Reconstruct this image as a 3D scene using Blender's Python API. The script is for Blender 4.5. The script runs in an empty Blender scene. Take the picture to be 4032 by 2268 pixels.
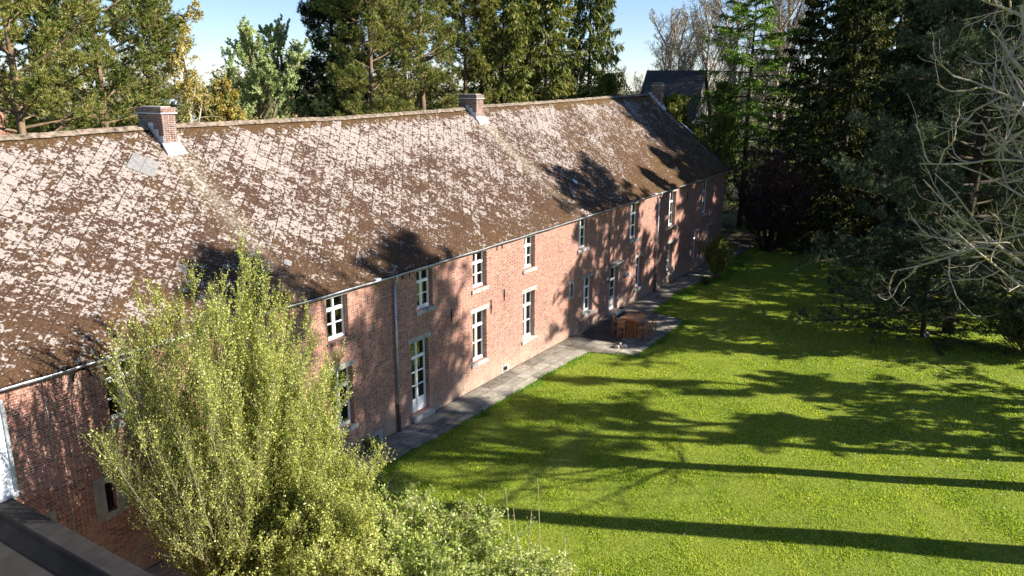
import bpy, math, random
import numpy as np
R = math.radians
sc = bpy.context.scene
col = sc.collection

# ------------------------------------------------------------------ camera
cam_d = bpy.data.cameras.new('camera'); cam = bpy.data.objects.new('camera', cam_d); col.objects.link(cam)
cam_d.sensor_width = 36.0; cam_d.lens = 27.54; cam_d.clip_end = 3000; cam_d.clip_start = 0.1
from mathutils import Matrix, Vector
yaw, pit, rol = R(32.753), R(14.755), R(0.1355)
fw = Vector((math.cos(yaw)*math.cos(pit), math.sin(yaw)*math.cos(pit), -math.sin(pit)))
rt = Vector((math.sin(yaw), -math.cos(yaw), 0)); up = rt.cross(fw)
rt2 = rt*math.cos(rol)+up*math.sin(rol); up2 = -rt*math.sin(rol)+up*math.cos(rol)
M = Matrix((rt2, up2, -fw)).transposed().to_4x4(); M.translation = Vector((0, -18.702, 13.03))
cam.matrix_world = M
sc.camera = cam

# ------------------------------------------------------------------ light
SUN_EL = 27.0; SH = Vector((0.42, -0.9075))            # horizontal direction towards the sun
SH.normalize()
sdir = Vector((SH.x*math.cos(R(SUN_EL)), SH.y*math.cos(R(SUN_EL)), math.sin(R(SUN_EL))))
w = bpy.data.worlds.new('World'); sc.world = w; w.use_nodes = True
nt = w.node_tree; bg = nt.nodes['Background']
sky = nt.nodes.new('ShaderNodeTexSky'); sky.sky_type = 'NISHITA'; sky.sun_disc = False
sky.sun_elevation = R(SUN_EL); sky.sun_rotation = math.atan2(SH.x, SH.y)
sky.air_density = .75; sky.dust_density = 0.1; sky.ozone_density = 2.5
tint = nt.nodes.new('ShaderNodeMix'); tint.data_type = 'RGBA'; tint.blend_type = 'MULTIPLY'; tint.inputs[0].default_value = 1.; tint.inputs[7].default_value = (1., 1., 1.12, 1)
nt.links.new(sky.outputs[0], tint.inputs[6]); nt.links.new(tint.outputs[2], bg.inputs[0]); bg.inputs[1].default_value = 0.065
sl = bpy.data.lights.new('sun', 'SUN'); sl.energy = 5.0; sl.angle = R(0.55); sl.color = (1.0, 0.93, 0.83)
so = bpy.data.objects.new('sun', sl); col.objects.link(so)
so.rotation_euler = (-sdir).to_track_quat('-Z', 'Y').to_euler(); so.location = (20, -40, 40)
sc.view_settings.view_transform = 'Standard'; sc.view_settings.look = 'None'
sc.view_settings.exposure = 1.4; sc.view_settings.gamma = 1.0

# ------------------------------------------------------------------ material helpers
MAT = {}
class NT:
    def __init__(s, name):
        s.m = bpy.data.materials.new(name); s.m.use_nodes = True; s.t = s.m.node_tree
        s.b = s.t.nodes['Principled BSDF']; MAT[name] = s.m
        s.b.inputs['Roughness'].default_value = 0.85
        s.b.inputs['Specular IOR Level'].default_value = 0.2
        s.out = s.t.nodes['Material Output']
    def n(s, typ, **kw):
        x = s.t.nodes.new(typ)
        for k, v in kw.items(): setattr(x, k, v)
        return x
    def link(s, a, b): s.t.links.new(a, b)
    def put(s, x, sock, v):
        if isinstance(v, (int, float)): x.inputs[sock].default_value = v
        elif isinstance(v, (tuple, list)): x.inputs[sock].default_value = (tuple(v)+(1,))[:4] if len(x.inputs[sock].default_value) == 4 else v
        else: s.link(v, x.inputs[sock])
    def math(s, op, a, b=0, c=0):
        x = s.n('ShaderNodeMath', operation=op); s.put(x, 0, a); s.put(x, 1, b); s.put(x, 2, c); return x.outputs[0]
    def obj(s): return s.n('ShaderNodeTexCoord').outputs['Object']
    def noise(s, vec, scale, detail=3, rough=.55):
        x = s.n('ShaderNodeTexNoise'); s.link(vec, x.inputs[0]); x.inputs['Scale'].default_value = scale
        x.inputs['Detail'].default_value = detail; x.inputs['Roughness'].default_value = rough; return x.outputs[0]
    def ramp(s, f, *stops):
        x = s.n('ShaderNodeValToRGB'); s.link(f, x.inputs[0]); e = x.color_ramp.elements
        while len(e) < len(stops): e.new(0.5)
        for i, (p, c) in enumerate(stops):
            e[i].position = p; e[i].color = (tuple(c)+(1,))[:4] if isinstance(c, (tuple, list)) else (c, c, c, 1)
        return x.outputs[0]
    def mr(s, f, a, b, c=0., d=1.):
        x = s.n('ShaderNodeMapRange'); s.put(x, 0, f); s.put(x, 1, a); s.put(x, 2, b); s.put(x, 3, c); s.put(x, 4, d); return x.outputs[0]
    def mix(s, f, a, b, blend='MIX'):
        x = s.n('ShaderNodeMix', data_type='RGBA', blend_type=blend); s.put(x, 0, f); s.put(x, 6, a); s.put(x, 7, b); return x.outputs[2]
    def bump(s, h, dist=.01, strength=1., normal=None):
        x = s.n('ShaderNodeBump'); s.link(h, x.inputs['Height']); x.inputs['Distance'].default_value = dist
        x.inputs['Strength'].default_value = strength
        if normal is not None: s.link(normal, x.inputs['Normal'])
        return x.outputs[0]
    def sep(s, v):
        x = s.n('ShaderNodeSeparateXYZ'); s.link(v, x.inputs[0]); return x.outputs
    def comb(s, a, b, c=0):
        x = s.n('ShaderNodeCombineXYZ'); s.put(x, 0, a); s.put(x, 1, b); s.put(x, 2, c); return x.outputs[0]
    def base(s, c): s.put(s.b, 'Base Color', c)
    def normal(s, nrm): s.link(nrm, s.b.inputs['Normal'])

def plain(name, c, rough=.7, metal=0., spec=.3, nscale=6., var=.25, bumpd=0.004):
    t = NT(name); o = t.obj(); f = t.noise(o, nscale, 5)
    lo = tuple(x*(1-var) for x in c); hi = tuple(min(1, x*(1+var)) for x in c)
    t.base(t.ramp(f, (.3, lo), (.7, hi)))
    t.b.inputs['Roughness'].default_value = rough; t.b.inputs['Metallic'].default_value = metal
    t.b.inputs['Specular IOR Level'].default_value = spec
    if bumpd: t.normal(t.bump(t.noise(o, nscale*6, 3), bumpd, .6))
    return t.m

def brick(name, dark=False):
    t = NT(name); o = t.obj(); s = t.sep(o)
    wob = t.noise(o, 9, 2); u = t.math('ADD', s[0], s[1]); u = t.math('ADD', u, t.math('MULTIPLY', wob, .012))
    v = t.math('ADD', s[2], t.math('MULTIPLY', t.noise(o, 5, 2), .02))
    b = t.n('ShaderNodeTexBrick'); t.link(t.comb(u, v), b.inputs['Vector'])
    b.offset = .5; b.squash = .52; b.squash_frequency = 2
    b.inputs['Scale'].default_value = 1.; b.inputs['Mortar Size'].default_value = .009
    b.inputs['Mortar Smooth'].default_value = .3; b.inputs['Brick Width'].default_value = .20; b.inputs['Row Height'].default_value = .065
    b.inputs['Color1'].default_value = (0, 0, 0, 1); b.inputs['Color2'].default_value = (1, 1, 1, 1); b.inputs['Bias'].default_value = 0
    b.inputs['Mortar'].default_value = (.5, .5, .5, 1)
    # brick tone per brick, shifted by a soft field
    tone = t.math('ADD', t.math('MULTIPLY', b.outputs['Color'], .75), t.math('MULTIPLY', t.noise(o, 14, 3), .35))
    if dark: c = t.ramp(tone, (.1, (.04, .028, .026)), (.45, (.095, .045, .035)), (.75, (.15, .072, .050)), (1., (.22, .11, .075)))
    else: c = t.ramp(tone, (.1, (.05, .036, .036)), (.3, (.17, .056, .042)), (.55, (.31, .100, .068)), (.8, (.39, .145, .09)), (1., (.45, .21, .125)))
    big = t.noise(o, .55, 5, .6)
    c = t.mix(t.mr(big, .35, .7), c, t.mix(.35, c, (.42, .2, .14)))
    # pale weathered base courses
    low = t.math('MULTIPLY', t.mr(s[2], 1.6, .1), t.mr(t.noise(o, 1.3, 5), .35, .6))
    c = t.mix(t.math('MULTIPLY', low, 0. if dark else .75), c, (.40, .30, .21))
    mort = t.ramp(t.noise(o, 7, 4), (.3, (.30, .255, .22)), (.7, (.50, .45, .39)))
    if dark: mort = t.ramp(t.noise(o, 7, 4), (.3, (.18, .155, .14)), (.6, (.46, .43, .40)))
    c = t.mix(b.outputs['Fac'], c, mort)
    c = t.mix(t.mr(t.noise(o, 2.3, 6, .7), .62, .72, 0, .35), c, (.10, .075, .06))
    st = t.noise(t.comb(t.math('MULTIPLY', s[0], 1.6), t.math('MULTIPLY', s[1], 1.6), t.math('MULTIPLY', s[2], .22)), 1.0, 5, .65)
    c = t.mix(t.mr(st, .54, .72, 0, .25), c, (.09, .06, .05))
    c = t.mix(t.mr(t.noise(o, .9, 6, .7), .56, .66, 0, .35), c, (.42, .34, .28))
    t.base(c)
    h = t.math('ADD', t.math('MULTIPLY', b.outputs['Fac'], -1.), t.math('MULTIPLY', t.noise(o, 60, 3), .5))
    t.normal(t.bump(h, .008, .9)); t.b.inputs['Roughness'].default_value = .9
    return t.m

def roof_mat():
    t = NT('lichen_slates'); o = t.obj(); s = t.sep(o)
    x = s[0]; d = t.math('MULTIPLY', s[1], 1.27)
    wx = t.math('ADD', x, t.math('MULTIPLY', t.noise(o, 2.2, 3), .05))
    k = 1/.42/math.sqrt(2)
    a = t.math('MULTIPLY', t.math('ADD', wx, d), k); b = t.math('MULTIPLY', t.math('SUBTRACT', wx, d), k)
    fa = t.math('FRACT', a); fb = t.math('FRACT', b)
    ea = t.math('MINIMUM', fa, t.math('SUBTRACT', 1, fa)); eb = t.math('MINIMUM', fb, t.math('SUBTRACT', 1, fb))
    edge = t.math('MINIMUM', ea, eb)
    wn = t.n('ShaderNodeTexWhiteNoise', noise_dimensions='2D'); t.link(t.comb(t.math('FLOOR', a), t.math('FLOOR', b)), wn.inputs['Vector']); tile = wn.outputs[0]
    # lichen patches (their own outlines), denser on the upper half, mossier low down
    n1 = t.noise(o, 4.2, 8, .72); n2 = t.noise(o, 9.5, 5, .62); n5 = t.noise(o, 12.5, 3, .6); n3 = t.noise(o, .35, 3, .5); n4 = t.noise(o, 1.1, 3, .5)
    f = t.math('ADD', t.math('MULTIPLY', n1, .46), t.math('MULTIPLY', n2, .54))
    f = t.math('ADD', f, t.math('MULTIPLY', t.math('SUBTRACT', tile, .5), .075))
    hgt = t.mr(s[1], 0, 5.6, -.045, .055)
    f = t.math('ADD', f, hgt)
    f = t.math('ADD', f, t.math('MULTIPLY', t.math('SUBTRACT', n3, .5), .22))
    f = t.math('ADD', f, t.math('MULTIPLY', t.math('SUBTRACT', n4, .5), .10))
    f = t.math('ADD', f, t.mr(x, 36, 58, 0, -.05))
    f = t.math('ADD', f, t.mr(x, 14, 6, 0, .015))
    f = t.math('SUBTRACT', f, t.mr(edge, .0, .07, .06, 0))
    top = t.mr(t.math('ADD', s[1], t.math('MULTIPLY', n2, .9)), 6.35, 6.95, 0, .12)   # mossy strip under the ridge
    f = t.math('SUBTRACT', f, top)
    f = t.math('ADD', f, t.mr(n5, .60, .66, 0, .085))
    mask = t.mr(f, .513, .521)
    lich = t.ramp(t.noise(o, 22, 5, .7), (.3, (.16, .133, .118)), (.5, (.28, .238, .215)), (.7, (.44, .39, .355)))
    moss = t.ramp(t.noise(o, 16, 5, .7), (.3, (.022, .012, .008)), (.5, (.060, .032, .020)), (.72, (.115, .066, .042)))
    ochre = t.ramp(t.noise(o, 20, 5, .7), (.3, (.045, .026, .007)), (.7, (.18, .10, .024)))
    oc = t.math('ADD', t.math('MULTIPLY', t.mr(t.noise(o, .8, 6, .65), .54, .70), .5), t.mr(x, 36, 54, 0, .4))
    oc = t.math('ADD', oc, t.mr(s[1], 5.9, 6.5, 0, .7)); oc = t.math('ADD', oc, t.mr(s[1], 2.2, .2, 0, .15))
    oc = t.math('MINIMUM', oc, 1.)
    dark = t.mix(oc, moss, ochre)
    c = t.mix(mask, dark, lich)
    c = t.mix(t.math('MULTIPLY', t.mr(edge, .010, .03, .8, 0), t.mr(n4, .38, .6, .25, 1.)), c, (.05, .032, .022))
    # run-off streaks under two chimneys: washed pale in the middle, mossy borders
    for cx in (16.46, 34.95):
        dx = t.math('ABSOLUTE', t.math('SUBTRACT', t.math('ADD', x, t.math('MULTIPLY', t.math('SUBTRACT', n1, .5), .6)), cx))
        run = t.mr(s[1], .8, 5.6, .15, 1.); below = t.mr(s[1], 5.75, 5.85, 1, 0)
        c = t.mix(t.math('MULTIPLY', t.math('MULTIPLY', t.mr(dx, .8, .4, 0, .5), run), below), c, t.mix(t.mr(n2, .45, .6), (.11, .075, .03), (.30, .26, .20)))
        c = t.mix(t.math('MULTIPLY', t.math('MULTIPLY', t.mr(dx, .32, .15, 0, .5), run), below), c, t.mix(t.mr(n2, .42, .55), (.20, .165, .12), (.42, .38, .33)))
    c = t.mix(t.mr(t.noise(o, 38, 2), .70, .74, 0, .6), c, (.42, .40, .12))
    t.base(c); t.b.inputs['Roughness'].default_value = .95
    saw = t.math('ADD', fa, fb)
    h = t.math('ADD', t.math('MULTIPLY', saw, -.25), t.math('MULTIPLY', t.mr(edge, 0, .04), .5))
    h = t.math('ADD', h, t.math('MULTIPLY', t.math('SUBTRACT', 1, mask), .55))
    h = t.math('ADD', h, t.math('MULTIPLY', t.noise(o, 30, 4, .7), .9))
    t.normal(t.bump(h, .022, .9)); return t.m

def leaf_mat(name, stops, transl=.35, tcol=1.25, objvar=.12, field=.6):
    t = NT(name); t.t.nodes.remove(t.b)
    g = t.n('ShaderNodeNewGeometry'); oi = t.n('ShaderNodeObjectInfo')
    f = t.math('ADD', g.outputs['Random Per Island'], t.math('MULTIPLY', t.math('SUBTRACT', oi.outputs['Random'], .5), objvar*2))
    f = t.math('ADD', f, t.math('MULTIPLY', t.math('SUBTRACT', t.noise(t.obj(), field, 4), .5), 1.3)); f = t.math('ADD', f, t.math('MULTIPLY', t.math('SUBTRACT', t.noise(t.obj(), field*6, 2), .5), .6))
    c = t.ramp(f, *stops)
    df = t.n('ShaderNodeBsdfDiffuse'); t.link(c, df.inputs[0])
    tr = t.n('ShaderNodeBsdfTranslucent'); t.link(t.mix(1., c, (tcol, tcol, tcol*.7), 'MULTIPLY'), tr.inputs[0])
    gl = t.n('ShaderNodeBsdfGlossy'); gl.inputs[1].default_value = .45; gl.inputs[0].default_value = (1, 1, 1, 1)
    mx = t.n('ShaderNodeMixShader'); mx.inputs[0].default_value = transl; t.link(df.outputs[0], mx.inputs[1]); t.link(tr.outputs[0], mx.inputs[2])
    m2 = t.n('ShaderNodeMixShader'); m2.inputs[0].default_value = .015; t.link(mx.outputs[0], m2.inputs[1]); t.link(gl.outputs[0], m2.inputs[2])
    t.link(m2.outputs[0], t.out.inputs[0]); return t.m

def bark_mat(name, a, b, scale=5., patch=None):
    t = NT(name); o = t.obj(); s = t.sep(o); v = t.comb(s[0], s[1], t.math('MULTIPLY', s[2], .25))
    f = t.noise(v, scale, 6, .7); c = t.ramp(f, (.3, a), (.7, b))
    if patch: c = t.mix(t.mr(t.noise(o, 2.5, 4), .5, .62, 0, .8), c, patch)
    t.base(c); t.normal(t.bump(f, .03, .8)); return t.m

def ground_mat():
    t = NT('lawn_soil'); o = t.obj(); s = t.sep(o)
    n1 = t.noise(o, .35, 5, .6); n2 = t.noise(o, 9, 5, .7); n3 = t.noise(o, 2.2, 4, .6)
    c = t.ramp(n2, (.3, (.06, .10, .010)), (.5, (.19, .26, .022)), (.7, (.34, .40, .045)))
    c = t.mix(t.mr(n1, .4, .62, 0, .5), c, t.mix(n3, (.15, .22, .02), (.40, .42, .065)))
    # leaf litter and bare soil under the trees beyond the far end of the lawn
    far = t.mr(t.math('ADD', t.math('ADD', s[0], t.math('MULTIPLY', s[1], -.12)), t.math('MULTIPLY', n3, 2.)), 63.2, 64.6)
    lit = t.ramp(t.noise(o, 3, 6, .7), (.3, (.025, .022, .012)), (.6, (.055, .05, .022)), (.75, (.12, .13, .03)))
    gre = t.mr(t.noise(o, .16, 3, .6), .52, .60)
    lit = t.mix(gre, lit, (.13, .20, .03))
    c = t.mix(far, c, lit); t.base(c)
    t.normal(t.bump(t.math('ADD', n2, t.math('MULTIPLY', t.noise(o, 30, 4, .7), .6)), .10, 1.)); return t.m

def paving_mat():
    t = NT('stone_paving'); o = t.obj(); s = t.sep(o)
    wv = t.comb(t.math('ADD', s[0], t.math('MULTIPLY', t.noise(o, 1.7, 2), .10)), t.math('ADD', s[1], t.math('MULTIPLY', t.noise(o, 1.4, 2), .12)))
    b = t.n('ShaderNodeTexBrick'); t.link(wv, b.inputs['Vector']); b.offset = .37; b.squash = 1.25; b.squash_frequency = 3
    b.inputs['Scale'].default_value = 1; b.inputs['Brick Width'].default_value = 1.15; b.inputs['Row Height'].default_value = .62
    b.inputs['Mortar Size'].default_value = .014; b.inputs['Mortar Smooth'].default_value = .5
    b.inputs['Color1'].default_value = (0, 0, 0, 1); b.inputs['Color2'].default_value = (1, 1, 1, 1); b.inputs['Mortar'].default_value = (.5, .5, .5, 1)
    tone = t.math('ADD', t.math('MULTIPLY', b.outputs['Color'], .28), t.math('MULTIPLY', t.noise(o, 1.8, 7, .7), .8))
    c = t.ramp(tone, (.3, (.085, .075, .062)), (.5, (.17, .15, .125)), (.7, (.27, .24, .195)), (.9, (.36, .33, .28)))
    c = t.mix(t.mr(t.noise(o, 18, 4, .7), .58, .68, 0, .5), c, (.09, .085, .06))
    j = t.math('MULTIPLY', b.outputs['Fac'], .9)
    c = t.mix(j, c, t.mix(t.mr(t.noise(o, 1.3, 3), .45, .6), (.045, .04, .028), (.07, .10, .02)))
    c = t.mix(t.mr(t.noise(o, .9, 6, .75), .6, .7, 0, .55), c, (.10, .11, .045))
    t.base(c); h = t.math('SUBTRACT', t.noise(o, 12, 5, .7), b.outputs['Fac'])
    t.normal(t.bump(h, .02, .8)); return t.m

def glass_mat():
    t = NT('window_glass'); t.t.nodes.remove(t.b)
    gl = t.n('ShaderNodeBsdfGlossy'); gl.inputs[1].default_value = .02; gl.inputs[0].default_value = (.95, .97, 1, 1)
    t.link(t.bump(t.noise(t.obj(), 2.2, 2), .01, .25), gl.inputs['Normal'])
    tr = t.n('ShaderNodeBsdfTransparent'); tr.inputs[0].default_value = (.75, .8, .78, 1)
    fr = t.n('ShaderNodeFresnel'); fr.inputs[0].default_value = 1.5
    mx = t.n('ShaderNodeMixShader'); t.link(t.math('MULTIPLY_ADD', fr.outputs[0], 1.6, .06), mx.inputs[0]); t.link(tr.outputs[0], mx.inputs[1]); t.link(gl.outputs[0], mx.inputs[2])
    t.link(mx.outputs[0], t.out.inputs[0]); return t.m

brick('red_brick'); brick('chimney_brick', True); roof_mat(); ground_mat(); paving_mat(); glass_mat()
plain('bluestone', (.30, .30, .275), .8, nscale=3.5, var=.35)
plain('white_paint', (.80, .80, .78), .45, spec=.5, nscale=20, var=.06, bumpd=.001)
plain('flaking_paint', (.62, .63, .62), .7, nscale=24, var=.35, bumpd=.004)
plain('zinc', (.42, .46, .50), .42, .55, .5, nscale=4, var=.25, bumpd=.002)
plain('lead_flashing', (.55, .57, .60), .6, .1, nscale=6, var=.12, bumpd=.003)
plain('cast_iron', (.10, .065, .05), .7, .2, nscale=8, var=.4)
plain('wrought_iron', (.025, .02, .02), .7, .3, nscale=20, var=.4)
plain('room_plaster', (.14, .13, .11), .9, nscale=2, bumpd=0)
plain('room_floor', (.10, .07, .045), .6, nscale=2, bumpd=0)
plain('curtain_cloth', (.50, .49, .45), .9, nscale=3, var=.1, bumpd=0)
plain('dark_void', (.012, .012, .012), .9, nscale=3, bumpd=0)
plain('bitumen_felt', (.017, .016, .016), .95, nscale=2.2, var=.4, bumpd=.006)
plain('asphalt', (.055, .052, .048), .9, nscale=5, var=.35, bumpd=.01)
plain('white_render', (.72, .75, .78), .85, nscale=2.5, var=.10)
plain('teak', (.26, .115, .045), .55, spec=.4, nscale=9, var=.35)
plain('teak_top', (.36, .19, .095), .6, spec=.4, nscale=7, var=.3)
plain('plain_slate', (.20, .195, .19), .7, nscale=9, var=.25)
plain('ridge_lichen', (.18, .14, .105), .95, nscale=6, var=.75, bumpd=.02)
plain('moss_clumps', (.085, .05, .026), .95, nscale=1.5, var=.55, bumpd=.01)
plain('cobble', (.45, .42, .37), .8, nscale=9, var=.25)
plain('doormat', (.03, .028, .026), .95, nscale=30, var=.4)
plain('canvas', (.30, .27, .23), .9, nscale=12, var=.2)
plain('lamp_white', (.75, .75, .72), .4, nscale=12, var=.05)
plain('dark_tiles', (.045, .045, .046), .7, nscale=2, var=.3)
plain('cream_render', (.62, .56, .46), .85, nscale=1.2, var=.15)
plain('grey_tiles', (.22, .26, .30), .7, nscale=1, var=.2)
plain('red_tiles', (.26, .12, .08), .8, nscale=1, var=.3)
plain('wire_grey', (.30, .28, .27), .6, nscale=12, var=.2)
plain('ball_turquoise', (.10, .42, .48), .4, nscale=12, var=.05, bumpd=0)
plain('petal_white', (.8, .8, .75), .7, nscale=12, var=.05, bumpd=0)
t = NT('dark_ivy'); t.base((.02, .04, .012))
leaf_mat('pine_needles', [(0.0, (0.045, 0.07, 0.016)), (0.35, (0.13, 0.175, 0.036)), (0.65, (0.24, 0.28, 0.06)), (0.9, (0.42, 0.34, 0.12))], .28)
leaf_mat('blue_pine_needles', [(0.0, (0.016, 0.032, 0.018)), (0.4, (0.05, 0.085, 0.045)), (0.7, (0.11, 0.155, 0.085)), (0.95, (0.24, 0.28, 0.17))], .28)
leaf_mat('spruce_needles', [(0.0, (0.028, 0.045, 0.01)), (0.4, (0.09, 0.125, 0.02)), (0.7, (0.18, 0.21, 0.035)), (0.95, (0.3, 0.28, 0.08))], .25)
leaf_mat('dark_needles', [(0.0, (0.01, 0.017, 0.005)), (0.4, (0.03, 0.046, 0.01)), (0.75, (0.07, 0.09, 0.018)), (0.97, (0.18, 0.17, 0.045))], .25)
leaf_mat('dark_pine_needles', [(.0, (.012, .024, .012)), (.4, (.032, .056, .022)), (.75, (.06, .09, .03)), (.97, (.10, .12, .04))], .25)
leaf_mat('larch_needles', [(0.0, (0.035, 0.07, 0.01)), (0.4, (0.09, 0.17, 0.018)), (0.75, (0.19, 0.32, 0.035)), (0.97, (0.32, 0.44, 0.08))], .45)
leaf_mat('spring_leaves', [(0.0, (0.2, 0.25, 0.1)), (0.4, (0.34, 0.42, 0.18)), (0.8, (0.5, 0.56, 0.29))], .40)
leaf_mat('willow_leaves', [(0.0, (0.19, 0.16, 0.035)), (0.4, (0.36, 0.3, 0.07)), (0.8, (0.55, 0.46, 0.14))], .40)
leaf_mat('olive_leaves', [(0.0, (0.07, 0.09, 0.015)), (0.4, (0.15, 0.18, 0.035)), (0.8, (0.26, 0.28, 0.06))], .4)
leaf_mat('hornbeam_leaves', [(0.0, (0.17, 0.21, 0.03)), (0.3, (0.36, 0.41, 0.07)), (0.6, (0.56, 0.59, 0.14)), (0.9, (0.7, 0.7, 0.27))], .45, field=.8)
leaf_mat('shrub_leaves', [(0.0, (0.15, 0.2, 0.03)), (0.3, (0.3, 0.4, 0.075)), (0.65, (0.47, 0.56, 0.16)), (0.95, (0.62, 0.66, 0.3))], .4, field=.8)
leaf_mat('purple_leaves', [(0.0, (0.03, 0.015, 0.014)), (0.5, (0.09, 0.042, 0.038)), (0.9, (0.17, 0.09, 0.075))], .3)
leaf_mat('bush_leaves', [(0.0, (0.025, 0.035, 0.012)), (0.5, (0.08, 0.1, 0.028)), (0.9, (0.2, 0.2, 0.08))], .25)
leaf_mat('grass_blades', [(0.0, (0.1, 0.18, 0.014)), (0.3, (0.22, 0.34, 0.024)), (0.6, (0.38, 0.48, 0.042)), (0.95, (0.56, 0.57, 0.1))], .45, objvar=0, field=.28)
leaf_mat('tall_grass', [(0.0, (0.06, 0.15, 0.016)), (0.5, (0.13, 0.28, 0.03)), (0.9, (0.26, 0.42, 0.08))], .45, objvar=0)
leaf_mat('far_leaves', [(0.0, (0.08, 0.08, 0.05)), (0.5, (0.17, 0.16, 0.09)), (0.9, (0.3, 0.27, 0.17))], .3)
leaf_mat('dry_seeds', [(.0, (.18, .10, .07)), (.9, (.38, .27, .2))], .3)
bark_mat('pine_bark', (.09, .06, .04), (.26, .18, .11)); bark_mat('dark_bark', (.03, .022, .015), (.09, .07, .045))
bark_mat('birch_bark', (.30, .27, .18), (.55, .50, .36)); bark_mat('twig_brown', (.10, .075, .045), (.23, .18, .11), 9)
bark_mat('grey_bark', (.22, .19, .15), (.50, .45, .38), 9, (.36, .31, .12)); bark_mat('far_bark', (.20, .16, .12), (.42, .35, .27), 4)
bark_mat('stem_olive', (.09, .08, .04), (.24, .22, .12), 9); bark_mat('purple_twig', (.025, .014, .013), (.075, .045, .04), 9)
bark_mat('straw', (.25, .19, .10), (.48, .40, .26), 9)

# ------------------------------------------------------------------ mesh helpers
def link_obj(name, me, mats, parent=None, loc=None):
    for m in (mats if isinstance(mats, (list, tuple)) else [mats]): me.materials.append(MAT[m] if isinstance(m, str) else m)
    o = bpy.data.objects.new(name, me); col.objects.link(o)
    if parent is not None: o.parent = parent
    if loc is not None: o.location = loc
    return o
def tag(o, label=None, cat=None, group=None, kind=None):
    if label: o['label'] = label
    if cat: o['category'] = cat
    if group: o['group'] = group
    if kind: o['kind'] = kind
    return o
def empty(name, loc=(0, 0, 0), rz=0., label=None, cat=None, group=None):
    o = bpy.data.objects.new(name, None); col.objects.link(o); o.location = loc; o.rotation_euler = (0, 0, rz); o.empty_display_size = .3
    return tag(o, label, cat, group)
def np_mesh(name, parts, mats, parent=None, smooth=False, loc=None):
    """parts: list of (verts Nx3, faces MxK, material index)"""
    V = []; L = []; S = []; T = []; MI = []; vo = 0; lo = 0
    for v, f, mi in parts:
        v = np.asarray(v, np.float32).reshape(-1, 3); f = np.asarray(f, np.int32)
        if len(f) == 0: continue
        V.append(v); L.append((f+vo).ravel()); m, k = f.shape
        S.append(lo+np.arange(m)*k); T.append(np.full(m, k)); MI.append(np.full(m, mi)); vo += len(v); lo += m*k
    V = np.concatenate(V); L = np.concatenate(L); S = np.concatenate(S); T = np.concatenate(T); MI = np.concatenate(MI)
    me = bpy.data.meshes.new(name); me.vertices.add(len(V)); me.vertices.foreach_set('co', V.ravel())
    me.loops.add(len(L)); me.loops.foreach_set('vertex_index', L.astype(np.int32))
    me.polygons.add(len(S)); me.polygons.foreach_set('loop_start', S.astype(np.int32)); me.polygons.foreach_set('loop_total', T.astype(np.int32))
    me.polygons.foreach_set('material_index', MI.astype(np.int32))
    if smooth: me.polygons.foreach_set('use_smooth', np.ones(len(S), bool))
    me.update(calc_edges=True)
    return link_obj(name, me, mats, parent, loc)
BF = np.array([[0, 3, 2, 1], [4, 5, 6, 7], [0, 1, 5, 4], [1, 2, 6, 5], [2, 3, 7, 6], [3, 0, 4, 7]])
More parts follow.
